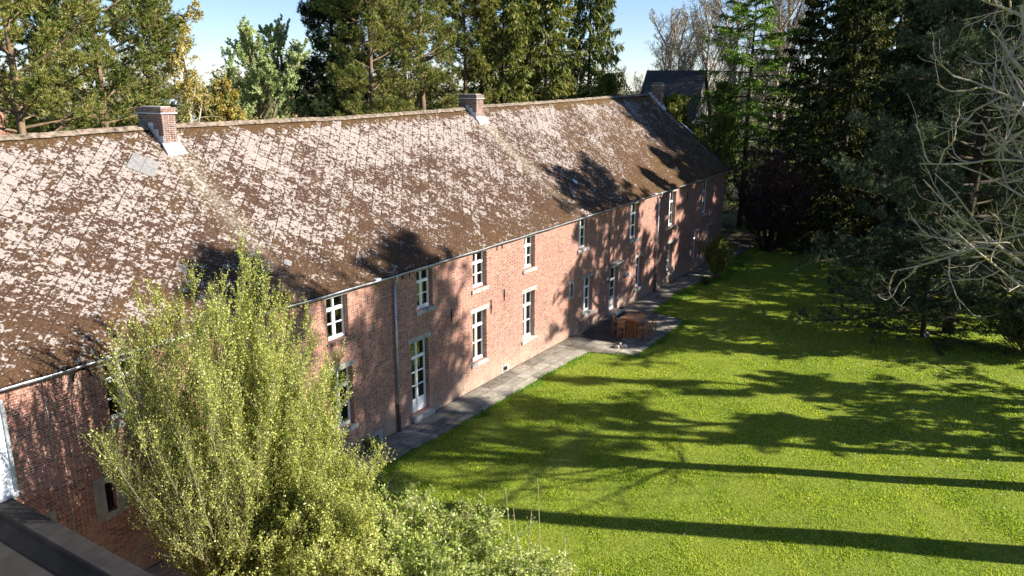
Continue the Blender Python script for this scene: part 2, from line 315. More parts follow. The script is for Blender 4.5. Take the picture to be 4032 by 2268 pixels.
class MB:
    def __init__(s): s.v = []; s.f4 = []; s.f3 = []; s.n = 0
    def raw(s, v, f):
        v = np.asarray(v, float).reshape(-1, 3)
        for q in f: (s.f4 if len(q) == 4 else s.f3).append([i+s.n for i in q])
        s.v.append(v); s.n += len(v); return s
    def box(s, x0, x1, y0, y1, z0, z1):
        return s.raw([(x0, y0, z0), (x1, y0, z0), (x1, y1, z0), (x0, y1, z0), (x0, y0, z1), (x1, y0, z1), (x1, y1, z1), (x0, y1, z1)], BF)
    def bbox(s, x0, x1, y0, y1, z0, z1, b=.006):
        """box with chamfered vertical and top edges"""
        def ring(i, z): return [(x0+i, y0, z), (x1-i, y0, z), (x1, y0+i, z), (x1, y1-i, z), (x1-i, y1, z), (x0+i, y1, z), (x0, y1-i, z), (x0, y0+i, z)]
        def ins(z, d): return [(x0+b+d, y0+d, z), (x1-b-d, y0+d, z), (x1-d, y0+b+d, z), (x1-d, y1-b-d, z), (x1-b-d, y1-d, z), (x0+b+d, y1-d, z), (x0+d, y1-b-d, z), (x0+d, y0+b+d, z)]
        v = ins(z0, b)+ring(b, z0+b)+ring(b, z1-b)+ins(z1, b); f = []
        for r in range(3):
            for i in range(8): j = (i+1) % 8; f.append((r*8+i, r*8+j, r*8+8+j, r*8+8+i))
        for o in (0, 24):
            q = [(o, o+1, o+2, o+3), (o, o+3, o+4, o+7), (o+4, o+5, o+6, o+7)]
            f += [x[::-1] for x in q] if o == 0 else q
        return s.raw(v, f)
    def cyl(s, p0, p1, r0, r1=None, k=10, cap=True):
        r1 = r0 if r1 is None else r1
        p0 = np.array(p0, float); p1 = np.array(p1, float); t = (p1-p0)/np.linalg.norm(p1-p0)
        a = np.cross(t, [0, 0, 1.] if abs(t[2]) < .9 else [1., 0, 0]); a /= np.linalg.norm(a); b = np.cross(t, a)
        th = np.arange(k)*2*np.pi/k; c = np.cos(th)[:, None]*a+np.sin(th)[:, None]*b
        v = np.vstack([p0+c*r0, p1+c*r1, [p0], [p1]])
        f = [(i, (i+1) % k, k+(i+1) % k, k+i) for i in range(k)]
        if cap: f += [((i+1) % k, i, 2*k) for i in range(k)]+[(k+i, k+(i+1) % k, 2*k+1) for i in range(k)]
        return s.raw(v, f)
    def poly(s, pts, r, k=8):
        for a, b in zip(pts[:-1], pts[1:]): s.cyl(a, b, r, r, k)
        return s
    def build(s, name, mat, parent=None, loc=None, smooth=False):
        V = np.vstack(s.v); parts = []
        parts = [(V, np.array(s.f4).reshape(-1, 4), 0)]
        me = bpy.data.meshes.new(name); me.from_pydata(V.tolist(), [], s.f4+s.f3); 
        if smooth: me.polygons.foreach_set('use_smooth', [True]*len(me.polygons))
        me.update(); return link_obj(name, me, mat, parent, loc)

# ------------------------------------------------------------------ ground
rs = np.random.RandomState(5)
def terrain():
    xs = np.concatenate([[-400, -120, -40], np.arange(-10, 90, 1.), [110, 160, 260, 420, 700, 1100]])
    ys = np.concatenate([[-400, -150, -70], np.arange(-40, 40, 1.), [50, 80, 140, 260, 450, 800, 1200]])
    X, Y = np.meshgrid(xs, ys, indexing='ij'); Z = 0.03*np.sin(X*.7+1)*np.sin(Y*.9)-.03
    Z[(Y > -3) & (Y < 14) & (X < 63)] = -.04
    Z += np.where(Y < -6, .05*np.sin(X*.35)*np.cos(Y*.4), 0)
    n, m = X.shape; idx = np.arange(n*m).reshape(n, m)
    f = np.stack([idx[:-1, :-1], idx[1:, :-1], idx[1:, 1:], idx[:-1, 1:]], -1).reshape(-1, 4)
    return np_mesh('lawn', [(np.stack([X, Y, Z], -1).reshape(-1, 3), f, 0)], 'lawn_soil', smooth=True)
tag(terrain(), kind='structure')
outer = [(9, -1.2), (17.9, -1.35), (22.9, -1.6), (26, -1.62), (30.4, -1.7), (33.2, -1.9), (33.9, -4.1), (37.5, -4.15), (41., -3.9), (41.3, -1.75), (46.5, -1.35), (52.6, -1.85), (58, -1.3), (64, -1.2)]
def yo(x):
    return np.interp(x, [p[0] for p in outer], [p[1] for p in outer])
m = MB(); xs = np.unique(np.concatenate([np.arange(9, 64.1, .25), [p[0] for p in outer]])); 
r1 = np.random.RandomState(3)
ye = yo(xs)+r1.uniform(-.05, .05, len(xs))
top = np.stack([xs, np.zeros_like(xs)-.005, np.full_like(xs, .03)], -1); bot = np.stack([xs, ye, np.full_like(xs, .03)], -1); low = bot.copy(); low[:, 2] = -.1
V = np.vstack([top, bot, low]); n = len(xs); i = np.arange(n-1)
F1 = np.stack([n+i, n+i+1, i+1, i], -1); F2 = np.stack([2*n+i, 2*n+i+1, n+i+1, n+i], -1)
tag(np_mesh('pavement', [(V, np.vstack([F1, F2]), 0)], 'stone_paving'), kind='structure')
m = MB().box(35.0, 38.9, -2.45, -.22, .0, .036)
tag(m.build('asphalt_patch', 'asphalt'), kind='structure')

# ------------------------------------------------------------------ farmhouse
house = empty('farmhouse', (0, 0, 0), label='long two-storey red brick farmhouse with a lichen-covered slate roof and white windows', cat='farmhouse')
XE = 59.0; XS = -6.0
def ze(x): return np.interp(x, [-6, 7.6, 21, 34, 46, 59], [6.45, 6.40, 6.27, 6.33, 6.44, 6.60])
def zr(x): return np.interp(x, [-6, 8, 11.5, 16, 20, 25.4, 28.9, 33.8, 34.9, 36.5, 42.3, 51.4, 59.4], [11.3, 11.36, 11.39, 11.49, 11.5, 11.47, 11.53, 11.60, 11.68, 11.72, 11.79, 11.97, 12.09])
def zroof(x, y):
    yy = np.where(y > 6.5, 13-y, y); tt = (yy+.22)/6.72
    return ze(x)+.03+(zr(x)-ze(x)-.03)*tt-.10*4*tt*(1-tt)
OP = [  # x0,x1,z0,z1, kind, bars
 (10.05, 11.05, 4.5, 6.05, 'w', 3), (17.68, 18.66, 4.5, 6.03, 'wb', 3), (17.66, 18.72, 1.2, 3.40, 'w', 3), (22.35, 23.31, 4.47, 6.02, 'w', 3),
 (21.9, 22.97, .27, 3.27, 'd', 4), (26.03, 27.06, 4.5, 6.04, 'w', 3), (25.97, 27.02, 1.2, 3.45, 'w', 3), (30.1, 31.07, 4.55, 6.06, 'w', 3),
 (30.04, 31.1, 1.1, 3.41, 'w', 3), (35.45, 36.5, 4.55, 6.1, 'w', 3), (36.13, 37.2, .9, 2.85, 'w', 3), (39.42, 40.45, .2, 2.78, 'd2', 3),
 (41.82, 43.02, 4.0, 6.12, 'w', 3), (42.92, 43.86, .82, 2.73, 'w', 3), (47.85, 48.98, 3.88, 6.14, 'w', 3), (47.96, 48.85, .78, 2.72, 'w', 3),
 (54.2, 55.35, 3.85, 6.18, 'w', 3), (52.8, 53.7, .8, 2.8, 'w', 3), (55.6, 56.5, .8, 2.78, 'w', 3),
 (34.70, 34.93, 2.25, 2.88, 's', 0), (9.66, 9.92, 2.15, 2.98, 's', 0), (28.33, 28.67, .09, .30, 's', 0), (19.5, 19.9, .06, .30, 's', 0)]
WT = .42
def front_wall():
    WT = .42
    xs = sorted(set([XS, XE]+[o[0] for o in OP]+[o[1] for o in OP]+list(np.arange(-5, 59, 2.)))); zs = sorted(set([-.1, 7.]+[o[2] for o in OP]+[o[3] for o in OP]))
    xs = np.array(xs); zs = np.array(zs); n, k = len(xs), len(zs); X, Z = np.meshgrid(xs, zs, indexing='ij'); Z = Z.copy(); Z[:, -1] = ze(xs)+.02
    V = [np.stack([X, np.zeros_like(X), Z], -1).reshape(-1, 3)]; F = []
    for i in range(n-1):
        for j in range(k-1):
            cx = (xs[i]+xs[i+1])/2; cz = (zs[j]+min(zs[j+1], 6.3))/2
            if any(o[0] < cx < o[1] and o[2] < cz < o[3] for o in OP): continue
            F.append((i*k+j, (i+1)*k+j, (i+1)*k+j+1, i*k+j+1))
    m = MB(); m.raw(V[0], F)
    for x0, x1, z0, z1, kd, b in OP:
        WT = .42 if kd != 's' else .143
        m.raw([(x0, 0, z0), (x0, WT, z0), (x0, WT, z1), (x0, 0, z1)], [(0, 1, 2, 3)]); m.raw([(x1, 0, z0), (x1, WT, z0), (x1, WT, z1), (x1, 0, z1)], [(3, 2, 1, 0)])
        m.raw([(x0, 0, z1), (x1, 0, z1), (x1, WT, z1), (x0, WT, z1)], [(3, 2, 1, 0)]); m.raw([(x0, 0, z0), (x1, 0, z0), (x1, WT, z0), (x0, WT, z0)], [(0, 1, 2, 3)])
    # far gable, back wall, near gable
    for gx in (XE, XS):
        m.raw([(gx, 0, -.1), (gx, 13, -.1), (gx, 13, zroof(gx, 0)-.02), (gx, 6.5, zr(gx)-.05), (gx, 0, zroof(gx, 0)-.02)], [(0, 1, 2, 4), (4, 2, 3)])
    m.raw([(XS, 13, -.1), (XE, 13, -.1), (XE, 13, 6.5), (XS, 13, 6.5)], [(0, 3, 2, 1)])
    return m.build('wall', 'red_brick', house)
front_wall()
m = MB()  # rooms seen through the panes: partition, floors, inner face
m.box(XS+.1, XE-.1, 2.6, 2.7, 0, 6.3); m.box(XS+.1, XE-.1, WT, 2.6, 3.72, 3.82)
for x in (14, 20, 24.6, 28.7, 33, 38.5, 45, 51): m.box(x, x+.1, WT+.01, 2.6, 0, 3.71).box(x, x+.1, WT+.01, 2.6, 3.83, 6.2)
m.build('interior_wall', 'room_plaster', house)
MB().box(XS+.1, XE-.1, WT, 2.59, -.02, .02).box(XS+.1, XE-.1, WT+.02, 2.59, 3.822, 3.84).build('interior_floor', 'room_floor', house)

def window(x0, x1, z0, z1, kd, rows, idx):
    w_, h_ = x1-x0, z1-z0; y0 = .20; y1 = .27; fwd = .056
    m = MB(); g = .0
    m.bbox(x0+g, x0+fwd, y0, y1, z0, z1).bbox(x1-fwd, x1-g, y0, y1, z0, z1).bbox(x0+fwd, x1-fwd, y0, y1, z1-fwd, z1-.002)
    cx = (x0+x1)/2; ztr = z0+h_*(.70 if kd != 'd' else .765)
    if kd == 'd': zb = z0+.55
    elif kd == 'd2': zb = z0+.78
    else: zb = z0+.12
    m.bbox(x0+fwd, x1-fwd, y0-.02, y1, ztr-.055, ztr+.055)                      # transom
    if kd != 'd2':
        m.bbox(cx-.036, cx+.036, y0-.012, y1-.003, ztr+.055, z1-fwd)
        m.bbox(cx-.046, cx+.046, y0-.015, y1-.003, z0+.02, ztr-.055)           # meeting stiles
    nb = rows-1; zz = np.linspace(zb, ztr-.055, nb+1)[1:-1]
    for z in zz: m.box(x0+fwd, x1-fwd, y0+.012, y1-.012, z-.019, z+.019)
    for a, b in (((x0+fwd, cx-.046), (cx+.046, x1-fwd)) if kd != 'd2' else ((x0+fwd, x1-fwd),)):
        m.box(a, a+.022, y0+.008, y1-.006, zb, ztr-.055).box(b-.022, b, y0+.008, y1-.006, zb, ztr-.055)
    nm = 'door' if kd[0] == 'd' else 'window'
    fr = m.build(nm, 'white_paint', house)
    m = MB()
    if kd[0] == 'd':
        m.box(x0+fwd, x1-fwd, y0+.02, y1-.01, z0, zb)
        for a, b in ((x0+fwd+.07, cx-.11), (cx+.11, x1-fwd-.07)) if kd == 'd' else ((x0+.15, x1-.15),): m.bbox(a, b, y0+.008, y0+.03, z0+.1, zb-.08)
        m.build('lower_panel', 'white_paint', fr)
        h = MB().cyl((cx+.0 if kd == 'd' else x0+.1, y0-.06, z0+1.05), (cx+.1 if kd == 'd' else x0+.2, y0-.06, z0+1.05), .012).cyl((cx if kd == 'd' else x0+.1, y0-.06, z0+1.05), (cx if kd == 'd' else x0+.1, y0+.02, z0+1.05), .012)
        h.build('handle', 'wrought_iron', fr)
    else:
        m.bbox(x0+fwd, x1-fwd, y0-.035, y1-.002, z0+.0, zb-.03, .01).box(x0+fwd, x1-fwd, y0+.005, y1-.01, zb-.03, zb)
        m.build('bottom_rail', 'flaking_paint' if z0 > 3.5 else 'white_paint', fr)
    MB().box(x0+fwd, x1-fwd, .238, .243, zb, z1-fwd).build('pane', 'window_glass', fr)
    # stone lintel and sill
    if kd != 'd2':
        MB().bbox(x0-.16, x1+.16, -.012, .19, z1+.002, z1+.20, .008).build('lintel', 'bluestone', fr)
    if kd == 'w': MB().bbox(x0-.13, x1+.13, -.075, .195, z0-.17, z0-.003, .01).build('sill', 'bluestone', fr)
    if kd == 'wb':
        s = MB()
        for q in np.arange(x0-.06, x1+.0, .072): s.bbox(q, q+.06, -.03, .15, z0-.15, z0-.004, .004)
        s.build('sill', 'chimney_brick', fr)
    if kd == 'd': MB().bbox(x0-.1, x1+.12, -.16, .2, .0, z0-.003, .012).build('doorstep', 'bluestone', fr)
    rr = random.Random(idx*7+1)
    # curtains hang behind the side panes of some windows
    if idx in (2, 4, 6, 8, 1, 9, 12): 
        n = 30; side = rr.choice((0, 1)); cw = w_*(.30 if idx not in (4,) else .42)
        for sd in ((0, 1) if idx in (6, 12, 9) else (side,)):
            xa = x0-.05 if sd == 0 else x1+.05-cw; t_ = np.linspace(0, 1, n); xs = xa+t_*cw; ysn = .46+.03*np.sin(t_*26+idx)
            V = np.vstack([np.stack([xs, ysn, np.full(n, z0-.1)], -1), np.stack([xs, ysn, np.full(n, z1+.05)], -1)]); i = np.arange(n-1)
            np_mesh('curtain', [(V, np.stack([i, i+1, n+i+1, n+i], -1), 0)], 'curtain_cloth', fr, smooth=True)
    return fr
for i, o in enumerate(OP):
    if o[4] != 's': f = window(*o, i)
    if o[4] == 'd2': door2 = f
# door surround: stone jambs, projecting hood, steps
MB().bbox(39.27, 39.415, -.015, .2, .2, 2.80, .01).bbox(40.455, 40.60, -.015, .2, .2, 2.80, .01).bbox(39.25, 40.62, -.02, .2, 2.802, 3.0, .01).build('stone_surround', 'bluestone', door2)
MB().bbox(39.15, 40.72, -.28, .0, 3.0, 3.07, .015).bbox(39.22, 40.66, -.17, .0, 2.9, 2.998, .02).build('door_hood', 'bluestone', door2)
MB().bbox(39.1, 40.8, -.42, .19, .03, .18, .015).build('doorstep', 'bluestone', door2)
# slit windows and vents in stone frames
def slit(o, fr, arch=0.):
    x0, x1, z0, z1 = o[:4]; a, b, c, d = fr; s = MB()
    s.bbox(a, x0-.002, -.014, .14, z0, z1).bbox(x1+.002, b, -.014, .14, z0, z1)
    if arch:
        for (p, q, sg) in ((z1+.002, d, 1), (c, z0-.002, -1)):
            pts = [(a, -.014, p if sg > 0 else q), (b, -.014, p if sg > 0 else q)]; k = 8
            xs = np.linspace(b, a, k); zt = (d if sg > 0 else c)-sg*arch*((xs-(a+b)/2)/((b-a)/2))**2
            ring = pts+[(x, -.014, z) for x, z in zip(xs, zt)]; n = len(ring); cen = ((a+b)/2, -.014, (p if sg > 0 else q)+sg*.02)
            v = ring+[(x, .05, z) for x, y, z in ring]+[cen]
            s.raw(v, [(i, (i+1) % n, n+(i+1) % n, n+i) for i in range(n)]+[(i, (i+1) % n, 2*n) for i in range(n)])
    else: s.bbox(a, b, -.016, .14, z1+.002, d).bbox(a, b, -.016, .14, c, z0-.002)
    o_ = s.build('slit_window' if z0 > 1 else 'cellar_vent', 'bluestone', house)
    MB().box(x0-.05, x1+.05, .145, .165, z0-.05, z1+.05).build('opening', 'dark_void', o_)
slit(OP[19], (34.52, 35.10, 2.07, 3.05)); slit(OP[20], (9.36, 10.2, 1.95, 3.22), .09)
slit(OP[21], (28.2, 28.82, .04, .40)); slit(OP[22], (19.3, 20.1, .02, .46))
MB().bbox(7.95, 8.4, -.012, .1, 2.35, 2.85).build('quoin_stone', 'bluestone', house)
MB().bbox(46.2, 46.6, -.014, .1, .02, .32).build('quoin_stone', 'bluestone', house)
# wall anchors
for x, za, zb in ((24.48, 3.53, 4.07), (27.36, 3.15, 3.77), (28.41, 3.49, 4.02), (39.05, 4.51, 4.97), (51.05, 5.3, 5.85)):
    MB().bbox(x-.022, x+.022, -.035, .01, za, zb, .006).bbox(x-.035, x+.035, -.05, -.02, (za+zb)/2-.06, (za+zb)/2+.06, .01).build('wall_anchor', 'wrought_iron', house)
for xa, xb, zb in ((9.27, 9.70, 6.02), (21.52, 21.93, 6.02), (27.82, 28.24, 6.0)):
    th = np.linspace(0, np.pi, 12); c = (xa+xb)/2; r = (xb-xa)/2
    pts = [(c-r, -.03, zb-.10)]+[(c-r*math.cos(q), -.03, zb+r*.75*math.sin(q)) for q in th]+[(c+r, -.03, zb-.10)]
    MB().poly(pts, .018, 6).build('wall_anchor', 'wrought_iron', house)
# lamps by the door and cable on the left wall
l = MB().bbox(38.88, 39.0, -.1, 0, 2.2, 2.36, .02).build('wall_lamp', 'lamp_white', house); MB().cyl((38.94, -.13, 2.1), (38.94, -.08, 2.22), .05, .02).build('lamp_head', 'wrought_iron', l)
l = MB().bbox(41.33, 41.43, -.05, 0, 2.0, 2.12, .01).cyl((41.38, -.04, 2.06), (41.38, -.16, 2.06), .02).build('wall_lamp', 'lamp_white', house)
MB().bbox(41.2, 41.36, -.26, -.12, 1.93, 2.10, .02).build('lamp_head', 'lamp_white', l); MB().bbox(41.42, 41.62, -.28, -.12, 1.93, 2.14, .02).build('lamp_head', 'lamp_white', l)
pts = [(8.55+.02*math.sin(k*2.)+(.55*max(0, (k-10)/14)**1.5 if k > 10 else 0)*.9, -.02, 6.25-k*.23) for k in range(25)]
MB().poly(pts, .011, 5).build('cable', 'wire_grey', house)
MB().poly([(p[0]-.0, -.02, 6.2) for p in ((8.2,), (8.3,))], .01, 5).build('cable_bracket', 'lamp_white', house)

# roof --------------------------------------------------------------
def make_roof():
    xs = np.arange(XS-.3, XE+.36, .35); xs[-1] = XE+.35; ys = np.concatenate([np.linspace(-.22, 6.5, 26), np.linspace(6.5, 13.22, 14)[1:]])
    X, Y = np.meshgrid(xs, ys, indexing='ij'); Z = zroof(X, Y); r = np.random.RandomState(8)
    lowf = .018*np.sin(X*.9+Y*.6)+.015*np.sin(X*.37-Y*1.1)+.008*r.randn(*X.shape); lowf[:, 25] = 0
    Z = Z+lowf; n, k = X.shape; idx = np.arange(n*k).reshape(n, k)
    V = np.stack([X, Y, Z], -1).reshape(-1, 3); f = np.stack([idx[:-1, :-1], idx[1:, :-1], idx[1:, 1:], idx[:-1, 1:]], -1).reshape(-1, 4)
    V2 = V.copy(); V2[:, 2] -= .09; N = n*k; f2 = f[:, ::-1]+N
    e = []
    for line in (idx[:, 0], idx[::-1, -1], idx[0, ::-1], idx[-1, :]):
        for a, b in zip(line[:-1], line[1:]): e.append((a, a+N, b+N, b))
    return np_mesh('roof', [(np.vstack([V, V2]), np.vstack([f, f2, e]), 0)], 'lichen_slates', house)
roof = make_roof()
m = MB(); r = np.random.RandomState(2); x = XS-.3; 
while x < XE+.3:
    if not (16.1 < x+.2 < 16.6 or 34.5 < x+.2 < 35.2):
        L = .40; z = float(zr(x+.2))+.012+r.uniform(-.012, .012); j = r.uniform(-.01, .01); v = []
        for xx, s in ((x, 1.), (x+L+.03, 1.08)):
            for a in (-1., -.6, 0, .6, 1.): v.append((xx, 6.5+j+a*.17*s, z+.075*s-abs(a)**1.5*.15))
        m.raw(v, [(i, 5+i, 6+i, 1+i) for i in range(4)]); m.raw(v[:5], [(0, 1, 2, 3)]); m.raw(v[5:], [(3, 2, 1, 0)])
    x += .40
m.build('ridge_cap', 'ridge_lichen', roof)
# replaced plain slates beside the first chimney (2 x 2 diamonds) and odd loose ones
def slate_at(m, cx, cy, s=.30, lift=.03):
    v = []
    for dx, dy in ((0, -1), (1, 0), (0, 1), (-1, 0)):
        x, y = cx+dx*s, cy+dy*s*.787; v.append((x, y, float(zroof(x, y))+lift))
    v += [(a, b, c-.02) for a, b, c in v]
    m.raw(v, [(0, 1, 2, 3), (0, 4, 5, 1), (1, 5, 6, 2), (2, 6, 7, 3), (3, 7, 4, 0)])
m = MB()
for a, b in ((0, 0), (1, 0), (0, 1), (1, 1)): slate_at(m, 15.0+(a-b)*.30, 5.15+(a+b-1)*.236, .288)
m.build('replacement_slates', 'plain_slate', roof)
m = MB(); slate_at(m, 37.9, 1.6, .22); m.build('loose_slate', 'zinc', roof)
m = MB(); slate_at(m, 17.1, 1.05, .18); m.build('loose_slate', 'plain_slate', roof)
MB().poly([(59.36, 3.9, 9.97), (59.36, 3.5, 9.7), (59.36, 2.9, 9.2)], .05, 6).build('verge_strip', 'lead_flashing', roof)
m = MB()
ysv = np.linspace(-.2, 6.5, 20)
for a, b in zip(ysv[:-1], ysv[1:]):
    za, zb = float(zroof(59.35, a)), float(zroof(59.35, b)); m.raw([(59.34, a, za+.03), (59.41, a, za+.03), (59.41, b, zb+.03), (59.34, b, zb+.03), (59.41, a, za-.14), (59.41, b, zb-.14)], [(0, 1, 2, 3), (1, 4, 5, 2)])
m.build('verge_board', 'dark_bark', roof)

r = np.random.RandomState(31); n = 15000; y_ = 6.3*r.uniform(0, 1, n)**1.5-.1; x_ = r.uniform(XS, XE, n)
keep = (np.sin(x_*1.3+y_*2)+np.sin(x_*.41-y_*1.1)+r.normal(0, .8, n)) > 0; x_, y_ = x_[keep], y_[keep]; n = len(x_); q = r.uniform(.02, .055, n); th = np.arange(5)*2*np.pi/5
cx = x_[:, None]+np.cos(th)[None]*q[:, None]*1.2; cy = y_[:, None]+np.sin(th)[None]*q[:, None]; cz = zroof(cx, cy)-.012
tp_ = np.stack([x_, y_-q*.3, zroof(x_, y_)+q*.75], -1)[:, None]; V = np.concatenate([np.stack([cx, cy, cz], -1), tp_], 1).reshape(-1, 3); b_ = np.arange(n)[:, None]*6
F = np.stack([np.concatenate([b_+i for i in range(5)], 1), np.concatenate([b_+(i+1) % 5 for i in range(5)], 1), np.concatenate([b_+5]*5, 1)], -1).reshape(-1, 3)
mo = np_mesh('moss', [(V, F, 0)], 'moss_clumps', roof, smooth=True); mo['kind'] = 'stuff'
def chimney(x0, x1, y0, y1, top, lab):
    zb = float(zroof((x0+x1)/2, y0))-.5
    zf = float(zroof((x0+x1)/2, y0)); m = MB()
    m.bbox(x0, x1, y0, y1, zb, top-.21, .008)
    m.bbox(x0-.035, x1+.035, y0-.035, y1+.035, top-.17, top, .012)
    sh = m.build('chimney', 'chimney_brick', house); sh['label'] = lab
    MB().bbox(x0-.06, x1+.06, y0-.06, y1+.06, top-.208, top-.172, .006).build('cap_band', 'lead_flashing', sh)
    MB().bbox(x0+.06, x1-.06, y0+.1, y1-.1, top, top+.035, .012).build('cap_mortar', 'cobble', sh)
    m = MB(); a = .62  # apron below, stepped pieces up the left cheek
    z1 = float(zroof(x0, y0)); dz = float(zroof(x0, y0-.30))
    m.raw([(x0-.08, y0-.012, z1+.14), (x1+.08, y0-.012, z1+.14), (x1+.1, y0-.30, dz+.05), (x0-.1, y0-.30, dz+.05), (x0-.08, y0-.012, z1-.1), (x1+.08, y0-.012, z1-.1), (x1+.1, y0-.30, dz-.02), (x0-.1, y0-.30, dz-.02)], [(0, 1, 2, 3)[::-1], (2, 3, 7, 6), (0, 3, 7, 4), (1, 2, 6, 5)])
    yy = y0
    while yy < min(6.5, y1)-.05:
        ye_ = min(yy+.26, 6.5); hh = float(zroof(x0, ye_))+.16
        m.box(x0-.012, x0, yy, ye_, float(zroof(x0, yy))-.05, hh); m.box(x1, x1+.012, yy, ye_, float(zroof(x0, yy))-.05, hh); yy = ye_
    m.build('flashing', 'lead_flashing', sh)
chimney(16.22, 16.74, 5.72, 7.05, 12.16, 'brick chimney beside a patch of four plain slates')
chimney(34.62, 35.26, 5.82, 6.96, 12.36, 'brick chimney at the middle of the ridge with stepped pale flashing')
chimney(58.9, 59.32, 5.45, 6.28, 12.96, 'shaded brick chimney at the far gable end')

# gutter, downpipes ---------------------------------------------------
xs = np.concatenate([np.arange(7.2, XE+.45, .6)]); th = np.linspace(-np.pi*.02, -np.pi*.98, 9)
P = []
for x in xs:
    zc = float(ze(x))+.0+.008*math.sin(x*2.1)
    for rr_ in (.085, .078):
        for q in (th if rr_ == .085 else th[::-1]): P.append((x, -.265+rr_*math.cos(q)*1., zc+rr_*1.05*math.sin(q)))
V = np.array(P); k = 18; n = len(xs); idx = np.arange(n*k).reshape(n, k)
f = np.stack([idx[:-1, :], idx[1:, :], np.roll(idx, -1, 1)[1:], np.roll(idx, -1, 1)[:-1]], -1).reshape(-1, 4)
gut = np_mesh('gutter', [(V, f, 0)], 'zinc', house, smooth=True)
for q in ((19.9,), (11.6,), (44.8,)):
    x = q[0]; z = float(ze(x)); MB().bbox(x-.13, x+.13, -.36, -.17, z-.04, z+.05, .02).build('gutter_joint', 'lead_flashing', gut)
def downpipe(x, lab):
    z = float(ze(x))
    p = MB().poly([(x-.02, -.265, z-.06), (x-.02, -.24, z-.22), (x, -.10, z-.42), (x, -.10, 1.05)], .048, 12).build('downpipe', 'zinc', house, smooth=True); p['label'] = lab
    MB().cyl((x, -.10, 0), (x, -.10, 1.12), .065, .06, 12).cyl((x, -.10, 1.06), (x, -.10, 1.14), .075, .075, 12).build('iron_shoe', 'cast_iron', p)
    m = MB()
    for zz in (5.5, 4.2, 2.9, 1.9): m.cyl((x, -.10, zz-.02), (x, -.10, zz+.02), .058, .058, 12).cyl((x, -.1, zz), (x, 0, zz), .012, .012, 6)
    m.build('pipe_collar', 'zinc', p)
downpipe(20.98, 'grey zinc downpipe left of the tall glazed door'); downpipe(45.87, 'grey zinc downpipe beyond the small front door')

# ------------------------------------------------------------------ flat roofed annex on the left
annex = empty('annex', (0, 0, 0), label='low annex with a dark felt flat roof and a white rendered wall above it', cat='annex')
# parapet runs out from the facade at x = 7.1..7.55
MB().box(7.08, 7.38, -9., -.004, -.1, 3.42).box(-8, 7.08, -9., -8.7, -.1, 3.42).build('wall', 'red_brick', annex)
MB().bbox(7.0, 7.5, -9.1, -.006, 3.42, 3.66, .03).bbox(-8, 6.99, -9.1, -8.6, 3.42, 3.66, .03).build('parapet', 'bitumen_felt', annex)
MB().raw([(6.99, -8.6, 3.50), (6.99, -.02, 3.50), (6.75, -.02, 3.27), (6.75, -8.6, 3.27)], [(0, 1, 2, 3)]).build('upstand', 'bitumen_felt', annex)
m = MB()
for k in range(-8, 7): m.box(k, k+.985, -8.6, -.02, 3.1, 3.26+(k % 2)*.006)
m.build('roof_deck', 'bitumen_felt', annex)
m = MB()
for k in range(-7, 7): m.box(k+.93, k+1.03, -8.5, -.03, 3.268, 3.276)
m.build('felt_seam', 'asphalt', annex)['kind'] = 'stuff'
MB().box(-6, 7.56, -.07, -.005, 3.3, 6.02).build('rendered_wall', 'white_render', annex)
MB().bbox(7.56, 7.64, -.11, -.003, 3.62, 6.06, .01).bbox(-6, 7.63, -.12, -.003, 3.62, 3.74, .01).build('zinc_trim', 'zinc', annex)
MB().poly([(7.45, -.1, 3.72), (7.62, -.12, 3.76), (7.72, -.1, 3.70)], .02, 6).build('pipe_stub', 'lead_flashing', annex)

# ------------------------------------------------------------------ table, stools and small things on the terrace
tb = empty('bar_table', (36.72, -2.72, .03), R(0), label='tall square wooden bar table standing on the paved terrace', cat='table')
m = MB()
for k in range(6): m.bbox(-.56+k*.188, -.56+k*.188+.182, -.56, .56, 1.0, 1.05, .005)
m.build('table_top', 'teak_top', tb)
MB().bbox(-.5, .5, -.5, -.47, .92, .998).bbox(-.5, .5, .47, .5, .92, .998).bbox(-.5, -.47, -.47, .47, .92, .998).bbox(.47, .5, -.47, .47, .92, .998).build('apron', 'teak', tb)
m = MB()
for k in range(4): m.bbox(-.28+k*.142, -.28+k*.142+.136, -.28, -.25, .06, .92).bbox(-.28+k*.142, -.28+k*.142+.136, .25, .28, .06, .92).bbox(-.28, -.25, -.25+k*.126, -.25+k*.126+.12, .06, .92).bbox(.256, .286, -.25+k*.126, -.25+k*.126+.12, .06, .92)
m.bbox(-.32, .32, -.32, .32, 0, .06).build('pedestal', 'teak', tb)
def stool(loc, rz, lab, first=None):
    if first is None:
        s = empty('bar_stool', loc, rz)
        m = MB()
        for k in range(4): m.bbox(-.20+k*.102, -.20+k*.102+.097, -.2, .2, .72, .745, .004)
        m.build('seat', 'teak_top', s)
        for sx in (-1, 1):
            MB().bbox(sx*.18-.022, sx*.18+.022, -.2, -.156, 0, .718).build('leg', 'teak', s)
            MB().bbox(sx*.18-.022, sx*.18+.022, .156, .2, 0, 1.02).build('leg', 'teak', s)
        MB().box(-.158, .158, -.19, -.165, .28, .315).box(-.158, .158, .165, .19, .38, .415).box(-.19, -.165, -.156, .156, .33, .365).box(.165, .19, -.156, .156, .33, .365).box(-.158, .158, -.195, -.165, .66, .715).box(-.158, .158, .165, .195, .66, .715).build('stretcher', 'teak', s)
        MB().bbox(-.158, .158, .168, .19, .9, 1.0, .006).bbox(-.158, .158, .168, .19, .80, .84, .006).build('backrest', 'teak_top', s)
    else:
        s = first.copy(); col.objects.link(s); s.location = loc; s.rotation_euler = (0, 0, rz)
        for c in first.children:
            d = c.copy(); col.objects.link(d); d.parent = s
    return tag(s, lab, 'bar stool', 'bar stools round the table')
